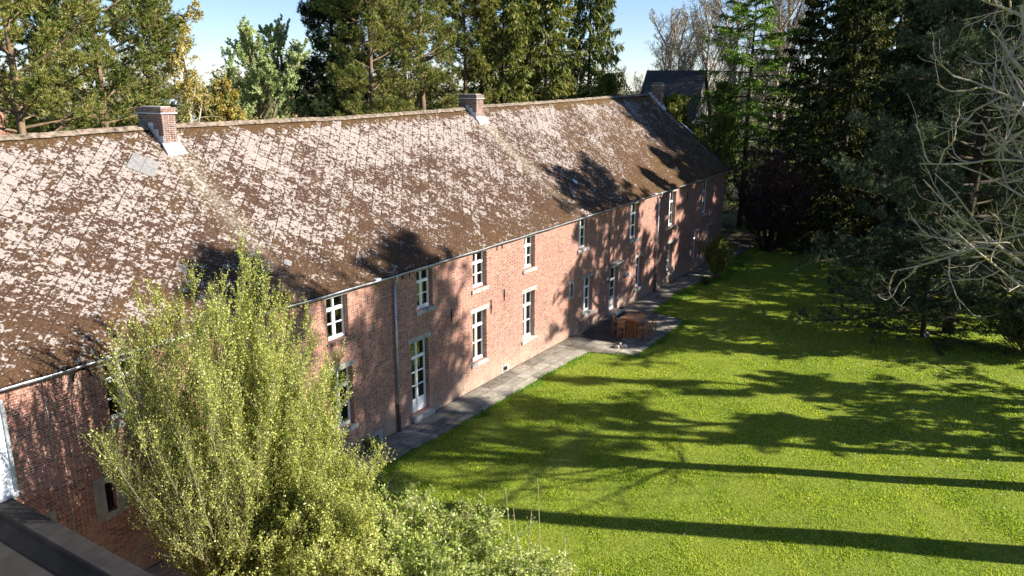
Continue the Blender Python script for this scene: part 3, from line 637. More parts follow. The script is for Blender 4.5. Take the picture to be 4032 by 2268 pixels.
S0 = stool((35.95, -2.45, .03), R(90), 'wooden bar stool at the left side of the table, nearest the camera')
stool((36.22, -3.48, .03), R(190), 'wooden bar stool on the lawn side with its back to the grass', S0)
stool((36.98, -3.6, .03), R(172), 'wooden bar stool at the far right, last before the lawn', S0)
stool((36.55, -1.85, .03), R(5), 'wooden bar stool on the house side of the table, backrest showing above the tabletop', S0)
stool((37.65, -2.75, .03), R(-88), 'wooden bar stool behind the table, only its backrest showing beyond the top', S0)
rr = np.random.RandomState(4)
import bmesh
def stone(name, loc, r, mat, sq=.7, seed=0):
    bm = bmesh.new(); bmesh.ops.create_icosphere(bm, subdivisions=3, radius=r); q = np.random.RandomState(seed); ph = q.uniform(0, 6, 6)
    for v in bm.verts:
        c = v.co.normalized(); f = 1+.13*math.sin(c.x*3+ph[0])+.1*math.sin(c.y*4+ph[1])+.08*math.sin(c.z*5+ph[2]); v.co = c*r*f; v.co.z *= sq
    me = bpy.data.meshes.new(name); bm.to_mesh(me); bm.free(); me.polygons.foreach_set('use_smooth', [True]*len(me.polygons))
    return link_obj(name, me, mat, None, loc)
for k, (x, y, r_, lb) in enumerate([(34.45, -2.88, .12, 'pale cobble at the left of the small heap'), (34.62, -3.0, .10, 'pale cobble in the middle of the small heap'), (34.72, -3.18, .13, 'rounded pale cobble at the right of the heap, nearest the lawn'), (34.78, -2.9, .09, 'small cobble at the back of the heap, towards the table'), (34.6, -2.95, .08, 'small cobble lying on top of the heap')]):
    o = stone('cobble', (x, y, .03+r_*.55+(.15 if k == 4 else 0)), r_, 'cobble', .75, k); tag(o, lb, 'stone', 'cobbles heaped on the terrace')
tag(MB().bbox(39.3, 40.35, -1.15, -.5, .03, .05, .008).build('doormat', 'doormat'), 'black doormat in front of the small front door', 'doormat')
bagm = stone('shopping_bag', (39.62, .06, .80), .2, 'canvas', 1.25, 9); bagm.scale = (.9, .4, 1); tag(bagm, 'grey cloth bag hanging on the handle of the front door', 'bag')
for k, (dx, lb) in enumerate(((0, 'dark shoe on the doorstep, the left of the pair'), (.14, 'dark shoe on the doorstep, the right of the pair'))):
    o = stone('shoe', (40.52+dx, -.25, .225), .12, 'wrought_iron', .4, 12+k); o.scale = (.42, 1.15, 1); tag(o, lb, 'shoe', 'shoes on the doorstep')
bl = stone('ball', (45.1, -15.8, .12), .15, 'ball_turquoise', 1., 3)
bm = bmesh.new(); bmesh.ops.create_uvsphere(bm, u_segments=24, v_segments=14, radius=.15); me = bpy.data.meshes.new('ball'); 
for fc in bm.faces: fc.smooth = True; fc.material_index = 1 if int(math.atan2(fc.calc_center_median().y, fc.calc_center_median().x)*3/math.pi+3) % 2 else 0
bm.to_mesh(me); bm.free(); me.materials.append(MAT['ball_turquoise']); me.materials.append(MAT['petal_white']); bl.data = me
tag(bl, 'small turquoise and white ball lying on the lawn', 'ball')

# ------------------------------------------------------------------ vegetation generators
def norm(a): return a/np.maximum(np.linalg.norm(a, axis=-1, keepdims=True), 1e-9)
def tubes(P, Rr, k=3):
    """P (m,n,3) polylines, Rr (m,n) radii"""
    m, n, _ = P.shape
    T = np.empty_like(P); T[:, 1:-1] = P[:, 2:]-P[:, :-2]; T[:, 0] = P[:, 1]-P[:, 0]; T[:, -1] = P[:, -1]-P[:, -2]; T = norm(T)
    ref = np.where(np.abs(norm(P[:, -1]-P[:, 0])[:, 2:3]) > .8, np.array([[1., 0, 0]]), np.array([[0, 0, 1.]]))[:, None, :]
    A = norm(np.cross(T, np.broadcast_to(ref, T.shape))); B = np.cross(T, A)
    th = np.arange(k)*2*np.pi/k
    V = P[:, :, None, :]+Rr[:, :, None, None]*(np.cos(th)[None, None, :, None]*A[:, :, None, :]+np.sin(th)[None, None, :, None]*B[:, :, None, :])
    idx = np.arange(m*n*k).reshape(m, n, k); nx = np.roll(idx, -1, 2)
    F = np.stack([idx[:, :-1], nx[:, :-1], nx[:, 1:], idx[:, 1:]], -1).reshape(-1, 4)
    return V.reshape(-1, 3), F
def grow(S, D, L, n, bend, wob, r, bend2=0.):
    m = len(S); P = np.empty((m, n+1, 3)); P[:, 0] = S; d = norm(np.asarray(D, float)); L = np.asarray(L).reshape(-1, 1)
    for i in range(n):
        d = norm(d+np.array([0, 0, 1.])*(bend+bend2*(i/n))/n+r.normal(0, wob, (m, 3))/math.sqrt(n))
        P[:, i+1] = P[:, i]+d*L/n
    return P
def sample(P, per, t0, t1, r):
    """positions and tangents along polylines; returns pos, tangent, parent index, t"""
    m, n, _ = P.shape; t = (np.tile((np.arange(per)+.5)/per, (m, 1))+r.uniform(-.5, .5, (m, per))/per)*(t1-t0)+t0
    f = np.clip(t*(n-1), 0, n-1.001); i = f.astype(int); fr = (f-i)[..., None]; a = np.arange(m)[:, None]
    pos = P[a, i]*(1-fr)+P[a, i+1]*fr; tan = norm(P[a, i+1]-P[a, i])
    return pos.reshape(-1, 3), tan.reshape(-1, 3), np.repeat(np.arange(m), per), t.ravel()
def off(T, ang, r, spread=.25):
    m = len(T); q = r.normal(size=(m, 3)); q = norm(q-(q*T).sum(1, keepdims=True)*T); a = (ang+r.normal(0, spread, m))[:, None]
    return norm(T*np.cos(a)+q*np.sin(a))
def cards(C, D, L, W, r):
    m = len(C); D = norm(D); q = norm(np.cross(D, r.normal(size=(m, 3)))); L = (np.ones(m)*L*r.uniform(.7, 1.3, m))[:, None]; W = (np.ones(m)*W*r.uniform(.7, 1.3, m))[:, None]
    V = np.stack([C, C+D*L*.5+q*W*.5, C+D*L, C+D*L*.5-q*W*.5], 1).reshape(-1, 3)
    return V, np.arange(m*4).reshape(-1, 4)
def blades(C, D, k, L, W, r, spread=.8):
    m = len(C); C = np.repeat(C, k, 0); D = norm(np.repeat(norm(D), k, 0)+r.normal(0, spread, (m*k, 3))*.7); n = len(C)
    q = norm(np.cross(D, r.normal(size=(n, 3)))); L = L*r.uniform(.7, 1.25, n)[:, None]; b = q*W*.5
    V = np.stack([C-b+D*.02, C+b+D*.02, C+D*L], 1).reshape(-1, 3)
    return V, np.arange(n*3).reshape(-1, 3)
def shift(p, q): return (p[0], p[1], q)

def trunk_curve(h, r, lean=.02, n=10):
    z = np.linspace(0, h, n); a = r.uniform(0, 6.28); w_ = lean*h*(z/h)
    return np.stack([w_*math.cos(a)+.06*np.sin(z*.5+a), w_*math.sin(a)+.06*np.cos(z*.43+a), z], -1)[None]

def mk_tree(name, trunk_parts, crown_parts, tm, cm, loc, label, cat, group, trunk_first=True):
    e = empty(name, loc, 0, label, cat, group)
    np_mesh('trunk', [(v, f, 0) for v, f in trunk_parts], tm, e, smooth=True)
    if crown_parts: np_mesh('crown', [(v, f, 0) for v, f in crown_parts], cm, e)
    return e
def copy_tree(e, loc, rz, s, label, cat=None, group=None, name=None):
    c = e.copy(); col.objects.link(c); c.location = loc; c.rotation_euler = (0, 0, rz); c.scale = s if isinstance(s, tuple) else (s, s, s)
    c['label'] = label
    if group: c['group'] = group
    if cat: c['category'] = cat
    for ch in e.children:
        d = ch.copy(); col.objects.link(d); d.parent = c
    return c

def pine(h, zc, rad, nl, seed, tr=.24, blade=(.25, .040), tufts=11, kb=15, droop=0., dens=1., top_taper=.35, low=.75):
    r = np.random.RandomState(seed); T = trunk_curve(h, r); tp = [tubes(T, np.linspace(tr, tr*.22, T.shape[1])[None], 9)]
    z = zc+(h*.98-zc)*np.sort(r.uniform(0, 1, nl)**.9); u = (z-zc)/(h-zc)
    prof = np.where(u < .35, low+(1-low)*u/.35, 1.0-(u-.35)/.65*(1-top_taper)); Ln = rad*prof*r.uniform(.55, 1.12, nl); az = np.arange(nl)*2.4+r.uniform(-.5, .5, nl)
    S = np.stack([np.interp(z, T[0, :, 2], T[0, :, 0]), np.interp(z, T[0, :, 2], T[0, :, 1]), z], -1)
    D = np.stack([np.cos(az), np.sin(az), .05+.55*u-droop], -1)
    P = grow(S, D, Ln, 6, .35-droop, .16, r); tp.append(tubes(P, np.linspace(1, .25, 7)[None]*(.025+.010*Ln)[:, None], 5))
    pos, tan, pi, t = sample(P, 12, .22, 1., r)
    d2 = off(tan, .85, r); d2[:, 2] = d2[:, 2]*.4+.12-droop*.3; L2 = Ln[pi]*.34*(1.15-t)*r.uniform(.6, 1.3, len(t))+.35
    P2 = grow(pos, d2, L2, 3, .3, .25, r); tp.append(tubes(P2, np.linspace(.018, .007, 4)[None].repeat(len(P2), 0), 3))
    p3, t3, i3, tt = sample(P2, tufts, .3, 1.05, r); p3 = p3+r.normal(0, .13, p3.shape)
    keep = r.uniform(size=len(p3)) < dens; p3, t3 = p3[keep], t3[keep]
    d3 = norm(t3+np.array([0, 0, .55])+r.normal(0, .25, p3.shape))
    c = [blades(p3, d3, kb, blade[0], blade[1], r)]
    e = norm(P[:, -1]-P[:, -2]); c.append(blades(P[:, -1]+r.normal(0, .1, e.shape), e, kb*3, blade[0], blade[1], r))
    return tp, c
def spruce(h, zc, rad, nl, seed, tr=.25, hang=.5, spray=(.50, .095), per=22, sp=17, gap=.0):
    r = np.random.RandomState(seed); T = trunk_curve(h, r, .008); tp = [tubes(T, np.linspace(tr, .03, T.shape[1])[None], 8)]
    z = zc+(h*.995-zc)*np.linspace(0, 1, nl)**1.0+r.uniform(-.15, .15, nl); u = np.clip((z-zc)/(h-zc), 0, 1)
    Ln = rad*(1-u)**.75*r.uniform(.6, 1.15, nl)+.3; az = np.arange(nl)*2.4+r.uniform(-.6, .6, nl)
    S = np.stack([np.interp(z, T[0, :, 2], T[0, :, 0]), np.interp(z, T[0, :, 2], T[0, :, 1]), z], -1)
    D = np.stack([np.cos(az), np.sin(az), .12-.5*(1-u)*.7+.35*u], -1)
    P = grow(S, D, Ln, 6, -.35, .08, r, .8); tp.append(tubes(P, np.linspace(1, .2, 7)[None]*(.018+.009*Ln)[:, None], 4))
    pos, tan, pi, t = sample(P, per, .12, 1., r)
    side = norm(np.cross(tan, [0, 0, 1.]))*np.where(r.uniform(size=len(t)) < .5, 1, -1)[:, None]
    d2 = norm(side+tan*.7+np.array([0, 0, -hang*.6])+r.normal(0, .15, side.shape)); L2 = (Ln[pi]*.36*(1.1-t)+.35)*r.uniform(.5, 1.2, len(t))
    P2 = grow(pos, d2, L2, 3, -hang*.8, .12, r)
    p3, t3, i3, tt = sample(P2, sp, .0, 1., r); dn = norm(t3*.8+np.array([0, 0, -hang])+r.normal(0, .35, t3.shape))
    c = [cards(p3+r.normal(0, .04, p3.shape), dn, spray[0]*.75, spray[1], r)]
    p4, t4, _, _ = sample(P, 22, .2, 1., r); c.append(cards(p4, norm(t4+r.normal(0, .5, t4.shape)), spray[0]*.8, spray[1], r))
    return tp, c
def decid(h, spread, seed, tr=.2, levels=((14, .25, 1., .9, .55), (8, .25, 1., .8, .5), (6, .2, 1., .8, .5), (4, .2, 1., .7, .55)), up=.35, twig_r=.006, leaves=None, first=.25, weep=0., lean=.02, fast=0.):
    """branching tree; levels: per, t0, t1, angle, length factor"""
    r = np.random.RandomState(seed); T = trunk_curve(h*.85, r, lean, 9); tp = [tubes(T, np.linspace(tr, tr*.25, 9)[None], 8)]
    P = T; Ls = np.array([spread/.55]); rad = np.array([tr]); tips = []
    for li, (per, t0, t1, ang, lf) in enumerate(levels):
        pos, tan, pi, t = sample(P, per, first if li == 0 else t0, t1, r)
        d = off(tan, ang*(1-.35*t if li == 0 else 1), r); d[:, 2] += fast
        L = Ls[pi]*lf*(1.15-.6*t)*r.uniform(.65, 1.2, len(t)); rr_ = np.maximum(rad[pi]*(.42 if li else .45), twig_r)
        last = li == len(levels)-1; n = 5 if li == 0 else (4 if not last else 3)
        P = grow(pos, d, L, n, up if not (weep and li >= 1) else -weep, .22, r); tp.append(tubes(P, np.linspace(1, .4, n+1)[None]*rr_[:, None], 5 if li == 0 else 3)); Ls = L; rad = rr_*.8
        tips.append(P)
    c = []
    if leaves:
        k, l, w_, t0, src = leaves
        for q in tips[-src:]:
            p3, t3, _, _ = sample(q, k, t0, 1., r); dd = norm(t3*.6+r.normal(0, .7, t3.shape)+np.array([0, 0, -weep*.6])); c.append(cards(p3, dd, l, w_, r))
    return tp, c

# ------------------------------------------------------------------ trees behind the house
GP = 'pines behind the house'
tp, c = pine(23, 5, 5.2, 70, 11, tr=.28); pA = mk_tree('pine_tree', tp, c, 'pine_bark', 'pine_needles', (18.2, 19.2, 0), 'tall yellow-green pine at the far left, cut by the frame', 'pine', GP)
tp, c = pine(24, 6.5, 4.6, 58, 12, tr=.34, dens=.8); pB = mk_tree('pine_tree', tp, c, 'pine_bark', 'pine_needles', (23.2, 21.2, 0), 'tall pine with a bare lit trunk, left of the weeping birch', 'pine', GP)
tp, c = pine(24, 4.5, 4.8, 80, 13, tr=.26); pC = mk_tree('pine_tree', tp, c, 'pine_bark', 'pine_needles', (41.5, 19.8, 0), 'tall dense pine left of the middle chimney', 'pine', GP)
copy_tree(pC, (25.6, 31, 0), 1.1, .95, 'pine behind and between the two big pines on the left')
copy_tree(pA, (28.3, 24.5, 0), 2.3, (.8, .8, .82), 'pine at the right edge of the left pine group, beside the weeping birch')
copy_tree(pB, (47.1, 19.4, 0), 2.2, 1.03, 'pine with slim trunk just left of the middle chimney')
copy_tree(pA, (53.4, 20.6, 0), 4.0, .98, 'pine directly behind the middle chimney')
copy_tree(pB, (50.4, 28.8, 0), .7, 1.02, 'pine in the second row, left part of the middle group')
copy_tree(pC, (58.1, 30.3, 0), 3.0, 1., 'pine in the second row, behind the middle chimney')
copy_tree(pB, (63.6, 26.0, 0), 5.0, 1.05, 'thin pine with sky between its boughs, left of the spruces')
tp, c = pine(22, 2.5, 4.4, 90, 14, tr=.25, top_taper=.18); dk = mk_tree('pine_tree', tp, c, 'dark_bark', 'dark_pine_needles', (42.2, 23.4, 0), 'dark green conical pine next to the pale green tree', 'pine', GP)
copy_tree(dk, (36.9, 20.0, 0), 1.5, (.62, .62, .52), 'low dark pine at the foot of the conical pine')
tp, c = spruce(26, 1.5, 5.2, 150, 21, hang=.65); sA = mk_tree('spruce_tree', tp, c, 'dark_bark', 'spruce_needles', (55.9, 18.2, 0), 'left of the three tall spruces behind the ridge', 'spruce', 'spruces behind the house')
copy_tree(sA, (61.1, 17.0, 0), 2., 1.0, 'middle of the three tall spruces behind the ridge')
tp, c = spruce(27, 2.5, 5.4, 140, 22, hang=.95, per=19); sB = mk_tree('spruce_tree', tp, c, 'dark_bark', 'spruce_needles', (67.6, 16.2, 0), 'right of the three tall spruces, with hanging sprays against the sky', 'spruce', 'spruces behind the house')
copy_tree(sA, (61.8, 11.6, 0), 4.1, (.75, .75, .53), 'low dark spruce under the right tall spruce')
copy_tree(sB, (67., 23, 0), 1., (.9, .9, .95), 'spruce in the second row between the tall spruces')
# weeping birch, willow, pale spring tree
tp, c = decid(19.6, 3.4, 31, tr=.17, levels=((16, .2, 1, .7, .5), (9, .2, 1, .8, .55), (7, .15, 1, .8, .8)), weep=.9, up=.5, leaves=(9, .15, .07, .1, 2), twig_r=.010)
mk_tree('birch_tree', tp, c, 'birch_bark', 'willow_leaves', (29.2, 22.2, 0), 'slender weeping birch with pale trunk against the sky', 'birch', None)
tp, c = decid(14.2, 3.6, 32, tr=.22, levels=((16, .2, 1, .8, .5), (10, .2, 1, .8, .55), (8, .15, 1, .8, .8)), weep=1.1, up=.4, leaves=(12, .19, .09, .05, 2))
mk_tree('willow_tree', tp, c, 'twig_brown', 'willow_leaves', (31.7, 22.9, 0), 'yellow-green weeping willow between the birch and the pale green tree', 'willow', None)
tp, c = decid(16.9, 6.6, 33, tr=.3, levels=((16, .2, 1, .75, .55), (9, .2, 1, .8, .55), (7, .2, 1, .8, .55)), up=.7, leaves=(44, .15, .10, .15, 2), first=.12)
lt = mk_tree('leafy_tree', tp, c, 'twig_brown', 'spring_leaves', (34.6, 22.7, 0), 'pale green broadleaf tree in new leaf under the open sky', 'tree', None); lt.scale = (1, 1, .9)
copy_tree(lt, (39.6, 26.5, 0), 2., (1, 1, .93), 'second pale green tree half hidden by the dark pine')
# bare and olive trees at the far end
tp, c = decid(21, 8, 41, tr=.32, levels=((15, .25, 1, .7, .55), (8, .2, 1, .7, .55), (6, .2, 1, .7, .55), (5, .2, 1, .7, .55)), up=.55, twig_r=.011, leaves=(2, .14, .08, .2, 1))
bA = mk_tree('bare_tree', tp, c, 'far_bark', 'far_leaves', (93.5, 17.3, 0), 'bare grey tree standing behind the dark-roofed house', 'tree', 'bare trees beyond the far gable')
copy_tree(bA, (107, 24.5, 0), 1., 1.08, 'bare tree right beside the hanging spruce sprays')
copy_tree(bA, (106, 18.5, 0), 2.2, 1.15, 'taller bare tree in the second row behind the dark roof')
copy_tree(bA, (90.5, 10.0, 0), 3.1, 1.1, 'bare tree just left of the bright green larch')
copy_tree(bA, (86, 4.0, 0), 4.4, 1.1, 'bare tree showing grey between larch and dark conifers')
copy_tree(bA, (98, 6.0, 0), 5.4, 1.2, 'distant bare tree behind the larch crown')
copy_tree(bA, (72.5, 11.5, 0), 2.6, (.5, .5, .58), 'small bare tree veiling the dark-roofed house')
copy_tree(bA, (71.5, 8.3, 0), 1.6, (.45, .45, .56), 'small bare tree right of the far chimney')
tp, c = decid(11.2, 5.5, 42, tr=.12, levels=((18, .1, 1, .6, .55), (9, .2, 1, .7, .55), (7, .2, 1, .7, .55)), up=.9, leaves=(12, .18, .11, .1, 2), first=.05)
oA = mk_tree('olive_green_tree', tp, c, 'twig_brown', 'olive_leaves', (67.6, 7.0, 0), 'olive-green bushy tree just right of the far chimney', 'tree', 'olive-green trees by the far gable')
copy_tree(oA, (74.4, 11.2, 0), 1.7, .98, 'thin olive-green tree in front of the dark-roofed house')
copy_tree(oA, (66.2, 3.2, 0), 3.1, (.95, .95, .9), 'olive-green bushy tree close behind the far gable corner')
copy_tree(oA, (70.5, 15.0, 0), 4.5, .85, 'low olive-green tree at the foot of the right tall spruce')
copy_tree(oA, (76.0, 6.0, 0), 5.3, 1.1, 'olive-green tree behind the larch trunk')
tp, c = spruce(22.5, 5.5, 8.2, 66, 43, tr=.28, hang=.3, spray=(.34, .075), per=30, sp=18)
mk_tree('larch_tree', tp, c, 'dark_bark', 'larch_needles', (71.2, 2.2, 0), 'bright green larch with level tiers of boughs and a dark trunk', 'larch', None)
# purple multi-stemmed shrub at the end of the lawn
# dark conifers on the right
GC = 'dark conifers at the far right of the garden'
tp, c = spruce(24, 1.0, 6.6, 120, 51, tr=.35, hang=.5, spray=(.48, .115), per=22, sp=17); cA = mk_tree('conifer_tree', tp, c, 'dark_bark', 'dark_needles', (69.0, -6.4, 0), 'dark conifer right behind the purple tree', 'conifer', GC)
copy_tree(cA, (78.4, -2.0, 0), 1., 1.02, 'dark conifer between the larch and the big conifers'); copy_tree(cA, (77.4, -8.4, 0), 2., 1.05, 'dark conifer in the second row, middle')
tp, c = spruce(23.5, 1.6, 5.8, 110, 52, tr=.35, hang=.7, spray=(.48, .115), per=22, sp=17); cB = mk_tree('conifer_tree', tp, c, 'dark_bark', 'dark_needles', (62.2, -13.0, 0), 'large dark conifer at the end of the lawn behind the blue-green pine', 'conifer', GC)
copy_tree(cB, (66.4, -13.6, 0), 2.4, 1.2, 'dark conifer in the second row behind the blue-green pine')
copy_tree(cB, (84, -10, 0), 3.4, 1.1, 'distant dark conifer closing the view on the right')
copy_tree(cA, (61.5, -20.5, 0), 5.2, .9, 'dark conifer at the right frame edge')
copy_tree(cB, (55.0, -17.2, 0), .6, (.7, .7, .78), 'nearer dark conifer at the upper right, beside the blue-green pine')
copy_tree(cA, (92, -18, 0), 4.4, 1.1, 'distant dark conifer behind the second row, right side')
copy_tree(cB, (94, -3, 0), 2.2, 1.1, 'distant dark conifer glimpsed between larch and big conifers')
copy_tree(bA, (101, -9, 0), .4, 1.2, 'bare tree glimpsed high between the dark conifers')
copy_tree(bA, (99, -1, 0), 1.4, 1.2, 'bare tree right of the larch top')
# blue-green long-needled pine over the lawn
tp, c = pine(18.2, 1.2, 7.6, 100, 61, tr=.30, blade=(.28, .032), tufts=12, kb=16, droop=.2, top_taper=.4, low=1.)
bp = mk_tree('blue_pine_tree', tp, c, 'dark_bark', 'blue_pine_needles', (46.9, -16.7, 0), 'blue-green long-needled pine reaching over the right side of the lawn', 'pine', None)
copy_tree(bp, (45.2, -15.6, -.2), 2.2, (.50, .50, .31), 'low blue-green pine spreading over the lawn in front of the large one')
# sunlit bare tree reaching in from the right edge
def walnut():
    r = np.random.RandomState(62); h = 19.; fk = 7.0
    T0 = np.array([[[0, 0, 0], [.05, 0, 2.], [.02, .05, 4.], [0, 0, 5.6], [0, 0, fk]]]); tp = [tubes(T0, np.array([[.36, .31, .28, .28, .27]]), 10)]
    A = grow(np.array([[0, 0, fk-.3]]*3), np.array([[-.45, .35, 1.], [.35, -.1, 1.], [-.1, .5, .8]]), [12.5, 11., 9.5], 9, .5, .16, r); tp.append(tubes(A, np.linspace(.22, .06, 10)[None].repeat(3, 0), 8))
    L = A; n1 = []
    az = np.linspace(0, 6.28, 6)[:-1]; z = np.linspace(6.4, fk, 5); r.shuffle(z)
    S = np.stack([az*0, az*0, z], -1); D = np.stack([np.cos(az), np.sin(az), .35+az*0], -1)
    S2 = np.array([[0, 0, q] for q in (6.2, 6.4, 6.6, 6.8, 6.9, 7.0, 7.0, 6.5)]); a2 = np.array([2.35, 1.9, 2.6, 1.6, 2.9, 2.2, 2.5, 2.0]); D2 = np.stack([np.cos(a2), np.sin(a2), np.linspace(.25, 1.1, 8)], -1)
    lowb = grow(np.vstack([S, S2]), np.vstack([D, D2]), np.r_[np.full(5, 4.5), np.array([6.6, 7, 7.4, 7., 7.8, 7.6, 8., 7.])], 8, .25, .38, r); tp.append(tubes(lowb, np.linspace(.055, .02, 9)[None].repeat(len(lowb), 0), 6))
    pos, tan, pi, t = sample(A, 11, .12, 1., r); d = off(tan, .9, r); P1 = grow(pos, d, 5.6*(1.2-t)*r.uniform(.6, 1.1, len(t)), 7, .1, .25, r); tp.append(tubes(P1, np.linspace(.06, .018, 8)[None].repeat(len(P1), 0), 5))
    B = np.concatenate([lowb[:, ::1][:, :8], P1[:, :8]]); pos, tan, pi, t = sample(B, 7, .2, 1., r); d = off(tan, 1.0, r); P2 = grow(pos, d, r.uniform(.8, 2.6, len(t)), 8, .0, .55, r, 1.2); tp.append(tubes(P2, np.linspace(.028, .011, 9)[None].repeat(len(P2), 0), 4))
    pos, tan, pi, t = sample(P2, 3, .2, 1., r); d = off(tan, .8, r); P3 = grow(pos, d, r.uniform(.3, 1.1, len(t)), 5, .6, .35, r, .5); tp.append(tubes(P3, np.linspace(.014, .008, 6)[None].repeat(len(P3), 0), 3))
    e = empty('walnut_tree', (29.7, -21.7, 0), 0, 'bare pale-barked tree whose curling branches reach in from the right edge', 'tree')
    np_mesh('trunk', [(v, f, 0) for v, f in tp[:2]], 'grey_bark', e, smooth=True); np_mesh('branches', [(v, f, 0) for v, f in tp[2:]], 'grey_bark', e, smooth=True)
    tips = P2[r.uniform(size=len(P2)) < .05][:24, -1]
    for q in tips:
        p = np.repeat(q[None], 26, 0); p[:, 2] -= r.uniform(0, .45, len(p)); p[:, :2] += r.normal(0, .05, (len(p), 2))
        v, f = cards(p, np.array([0, 0, -1.])+r.normal(0, .5, p.shape), .11, .035, r); np_mesh('seed_cluster', [(v, f, 0)], 'dry_seeds', e)
walnut()
# shrubs -----------------------------------------------------------------
def dome_shrub(name, loc, rad, h, seed, nst, leafn, lsize, bark, leafm, label, cat, group=None, fast=.5, ang=.55, stem_r=.03, wiggle=.18, lv=3):
    r = np.random.RandomState(seed); az = r.uniform(0, 6.28, nst); tilt = r.uniform(.02, 1., nst)**.8; S = np.stack([np.cos(az)*.15*rad*tilt, np.sin(az)*.15*rad*tilt, np.zeros(nst)], -1)
    D = np.stack([np.cos(az)*tilt*rad, np.sin(az)*tilt*rad, np.ones(nst)*h*(1.0-.35*tilt**2)], -1); L = np.linalg.norm(D, axis=1)*r.uniform(.75, 1.02, nst)
    P = grow(S, D, L, 7, .25, wiggle, r); tp = [tubes(P, np.linspace(1, .25, 8)[None]*(stem_r*r.uniform(.6, 1.1, nst))[:, None], 5)]
    pos, tan, pi, t = sample(P, 9, .12, 1., r); d = off(tan, ang, r); d[:, 2] += fast; P2 = grow(pos, d, L[pi]*.26*(1.25-t)*r.uniform(.6, 1.3, len(t)), 4, fast, .14, r); tp.append(tubes(P2, np.linspace(stem_r*.3, .006, 5)[None].repeat(len(P2), 0), 3))
    src = [P2]; pos, tan, pi, t = sample(P2, 6, .15, 1., r); d = off(tan, ang, r); d[:, 2] += fast; L3 = np.full(len(t), h*.085)*r.uniform(.6, 1.5, len(t)); P3 = grow(pos, d, L3, 3, fast, .14, r); tp.append(tubes(P3, np.linspace(.007, .003, 4)[None].repeat(len(P3), 0), 3)); src.append(P3)
    c = []
    for q, k in ((P2, leafn), (P3, leafn)):
        p3, t3, _, _ = sample(q, k, .1, 1.03, r); c.append(cards(p3+r.normal(0, lsize*.3, p3.shape), norm(t3*.5+r.normal(0, .7, t3.shape)), lsize, lsize*.55, r))
    e = empty(name, loc, 0, label, cat, group)
    np_mesh('stems', [(v, f, 0) for v, f in tp], bark, e, smooth=True); np_mesh('foliage', [(v, f, 0) for v, f in c], leafm, e); return e
def hornbeam():
    """tall upright shrub: many ascending stems, leaves thin inside, dense at the rim"""
    r = np.random.RandomState(91); nst = 70; az = np.arange(nst)*2.4; tilt = np.sqrt((np.arange(nst)+.5)/nst)
    S = np.stack([np.cos(az)*.35*tilt, np.sin(az)*.35*tilt, np.zeros(nst)], -1); H = 9.0*(1-.30*tilt**2)*r.uniform(.82, 1.04, nst)
    D = np.stack([np.cos(az)*tilt*3.7, np.sin(az)*tilt*3.9, 5.2-2.6*tilt**6], -1); P = grow(S, D, H*1.03, 8, .75, .10, r)
    P[:, :, 0] *= .92; P[:, :, 1] = P[:, :, 1]*.70
    ns2 = 34; a2 = r.uniform(-1.75, .55, ns2); S2 = np.c_[np.zeros((ns2, 2)), r.uniform(.1, 1.2, ns2)]
    Q = grow(S2, np.c_[np.cos(a2), np.sin(a2), r.uniform(.35, .9, ns2)], r.uniform(3.4, 5.0, ns2), 8, .25, .14, r); P = np.concatenate([P, Q]); nst += ns2
    tp = [tubes(P, np.linspace(1, .16, 9)[None]*r.uniform(.028, .055, nst)[:, None], 6)]
    pos, tan, pi, t = sample(P, 20, .06, 1., r); d = off(tan, .50, r); d[:, 2] += .40
    P2 = grow(pos, d, (2.1*(1.15-.75*t))*r.uniform(.5, 1.15, len(t)), 5, .55, .10, r); tp.append(tubes(P2, np.linspace(.017, .006, 6)[None].repeat(len(P2), 0), 3))
    pos, tan, pi, t = sample(P2, 10, .12, 1., r); d = off(tan, .6, r); d[:, 2] += .3
    P3 = grow(pos, d, r.uniform(.25, .75, len(t)), 3, .4, .12, r); tp.append(tubes(P3, np.linspace(.007, .003, 4)[None].repeat(len(P3), 0), 3))
    c = []
    p3, t3, _, _ = sample(P3, 19, .05, 1.04, r); kk = r.uniform(size=len(p3)) < np.clip(.80+p3[:, 0]*.18+(p3[:, 2]-5)*.05, .32, 1.); p3, t3 = p3[kk], t3[kk]; c.append(cards(p3+r.normal(0, .03, p3.shape), norm(t3*.5+r.normal(0, .6, t3.shape)+np.array([0, 0, -.2])), .058, .034, r))
    p3, t3, _, _ = sample(P2, 16, .3, 1.04, r); c.append(cards(p3, norm(t3*.5+r.normal(0, .6, t3.shape)), .06, .034, r))
    e = empty('hornbeam_shrub', (11.0, -3.3, 0), 0, 'big upright yellow-green shrub in new leaf standing in front of the left facade', 'shrub'); e.scale = (.84, .84, .94)
    np_mesh('stems', [(v, f, 0) for v, f in tp], 'stem_olive', e, smooth=True); np_mesh('foliage', [(v, f, 0) for v, f in c], 'hornbeam_leaves', e)
hornbeam()
dome_shrub('hornbeam_sucker', (10.6, -5.0, 0), 1.3, 2.4, 93, 26, 7, .06, 'stem_olive', 'hornbeam_leaves', 'low yellow-green growth at the left foot of the big upright shrub', 'shrub', None, fast=.3, ang=.8, stem_r=.016, wiggle=.25)
GS = 'light green shrubs along the bottom of the picture'
dA = dome_shrub('leafy_shrub', (14.6, -5.6, 0), 1.9, 2.1, 71, 44, 3, .10, 'straw', 'shrub_leaves', 'light green shrub right beside the tall yellow-green shrub', 'shrub', GS, fast=.15, ang=.9, stem_r=.018, wiggle=.3)
copy_tree(dA, (15.2, -7.6, 0), 2., (1., 1., .85), 'light green shrub in the middle of the bottom row, pushing twigs over the lawn', name='leafy_shrub')
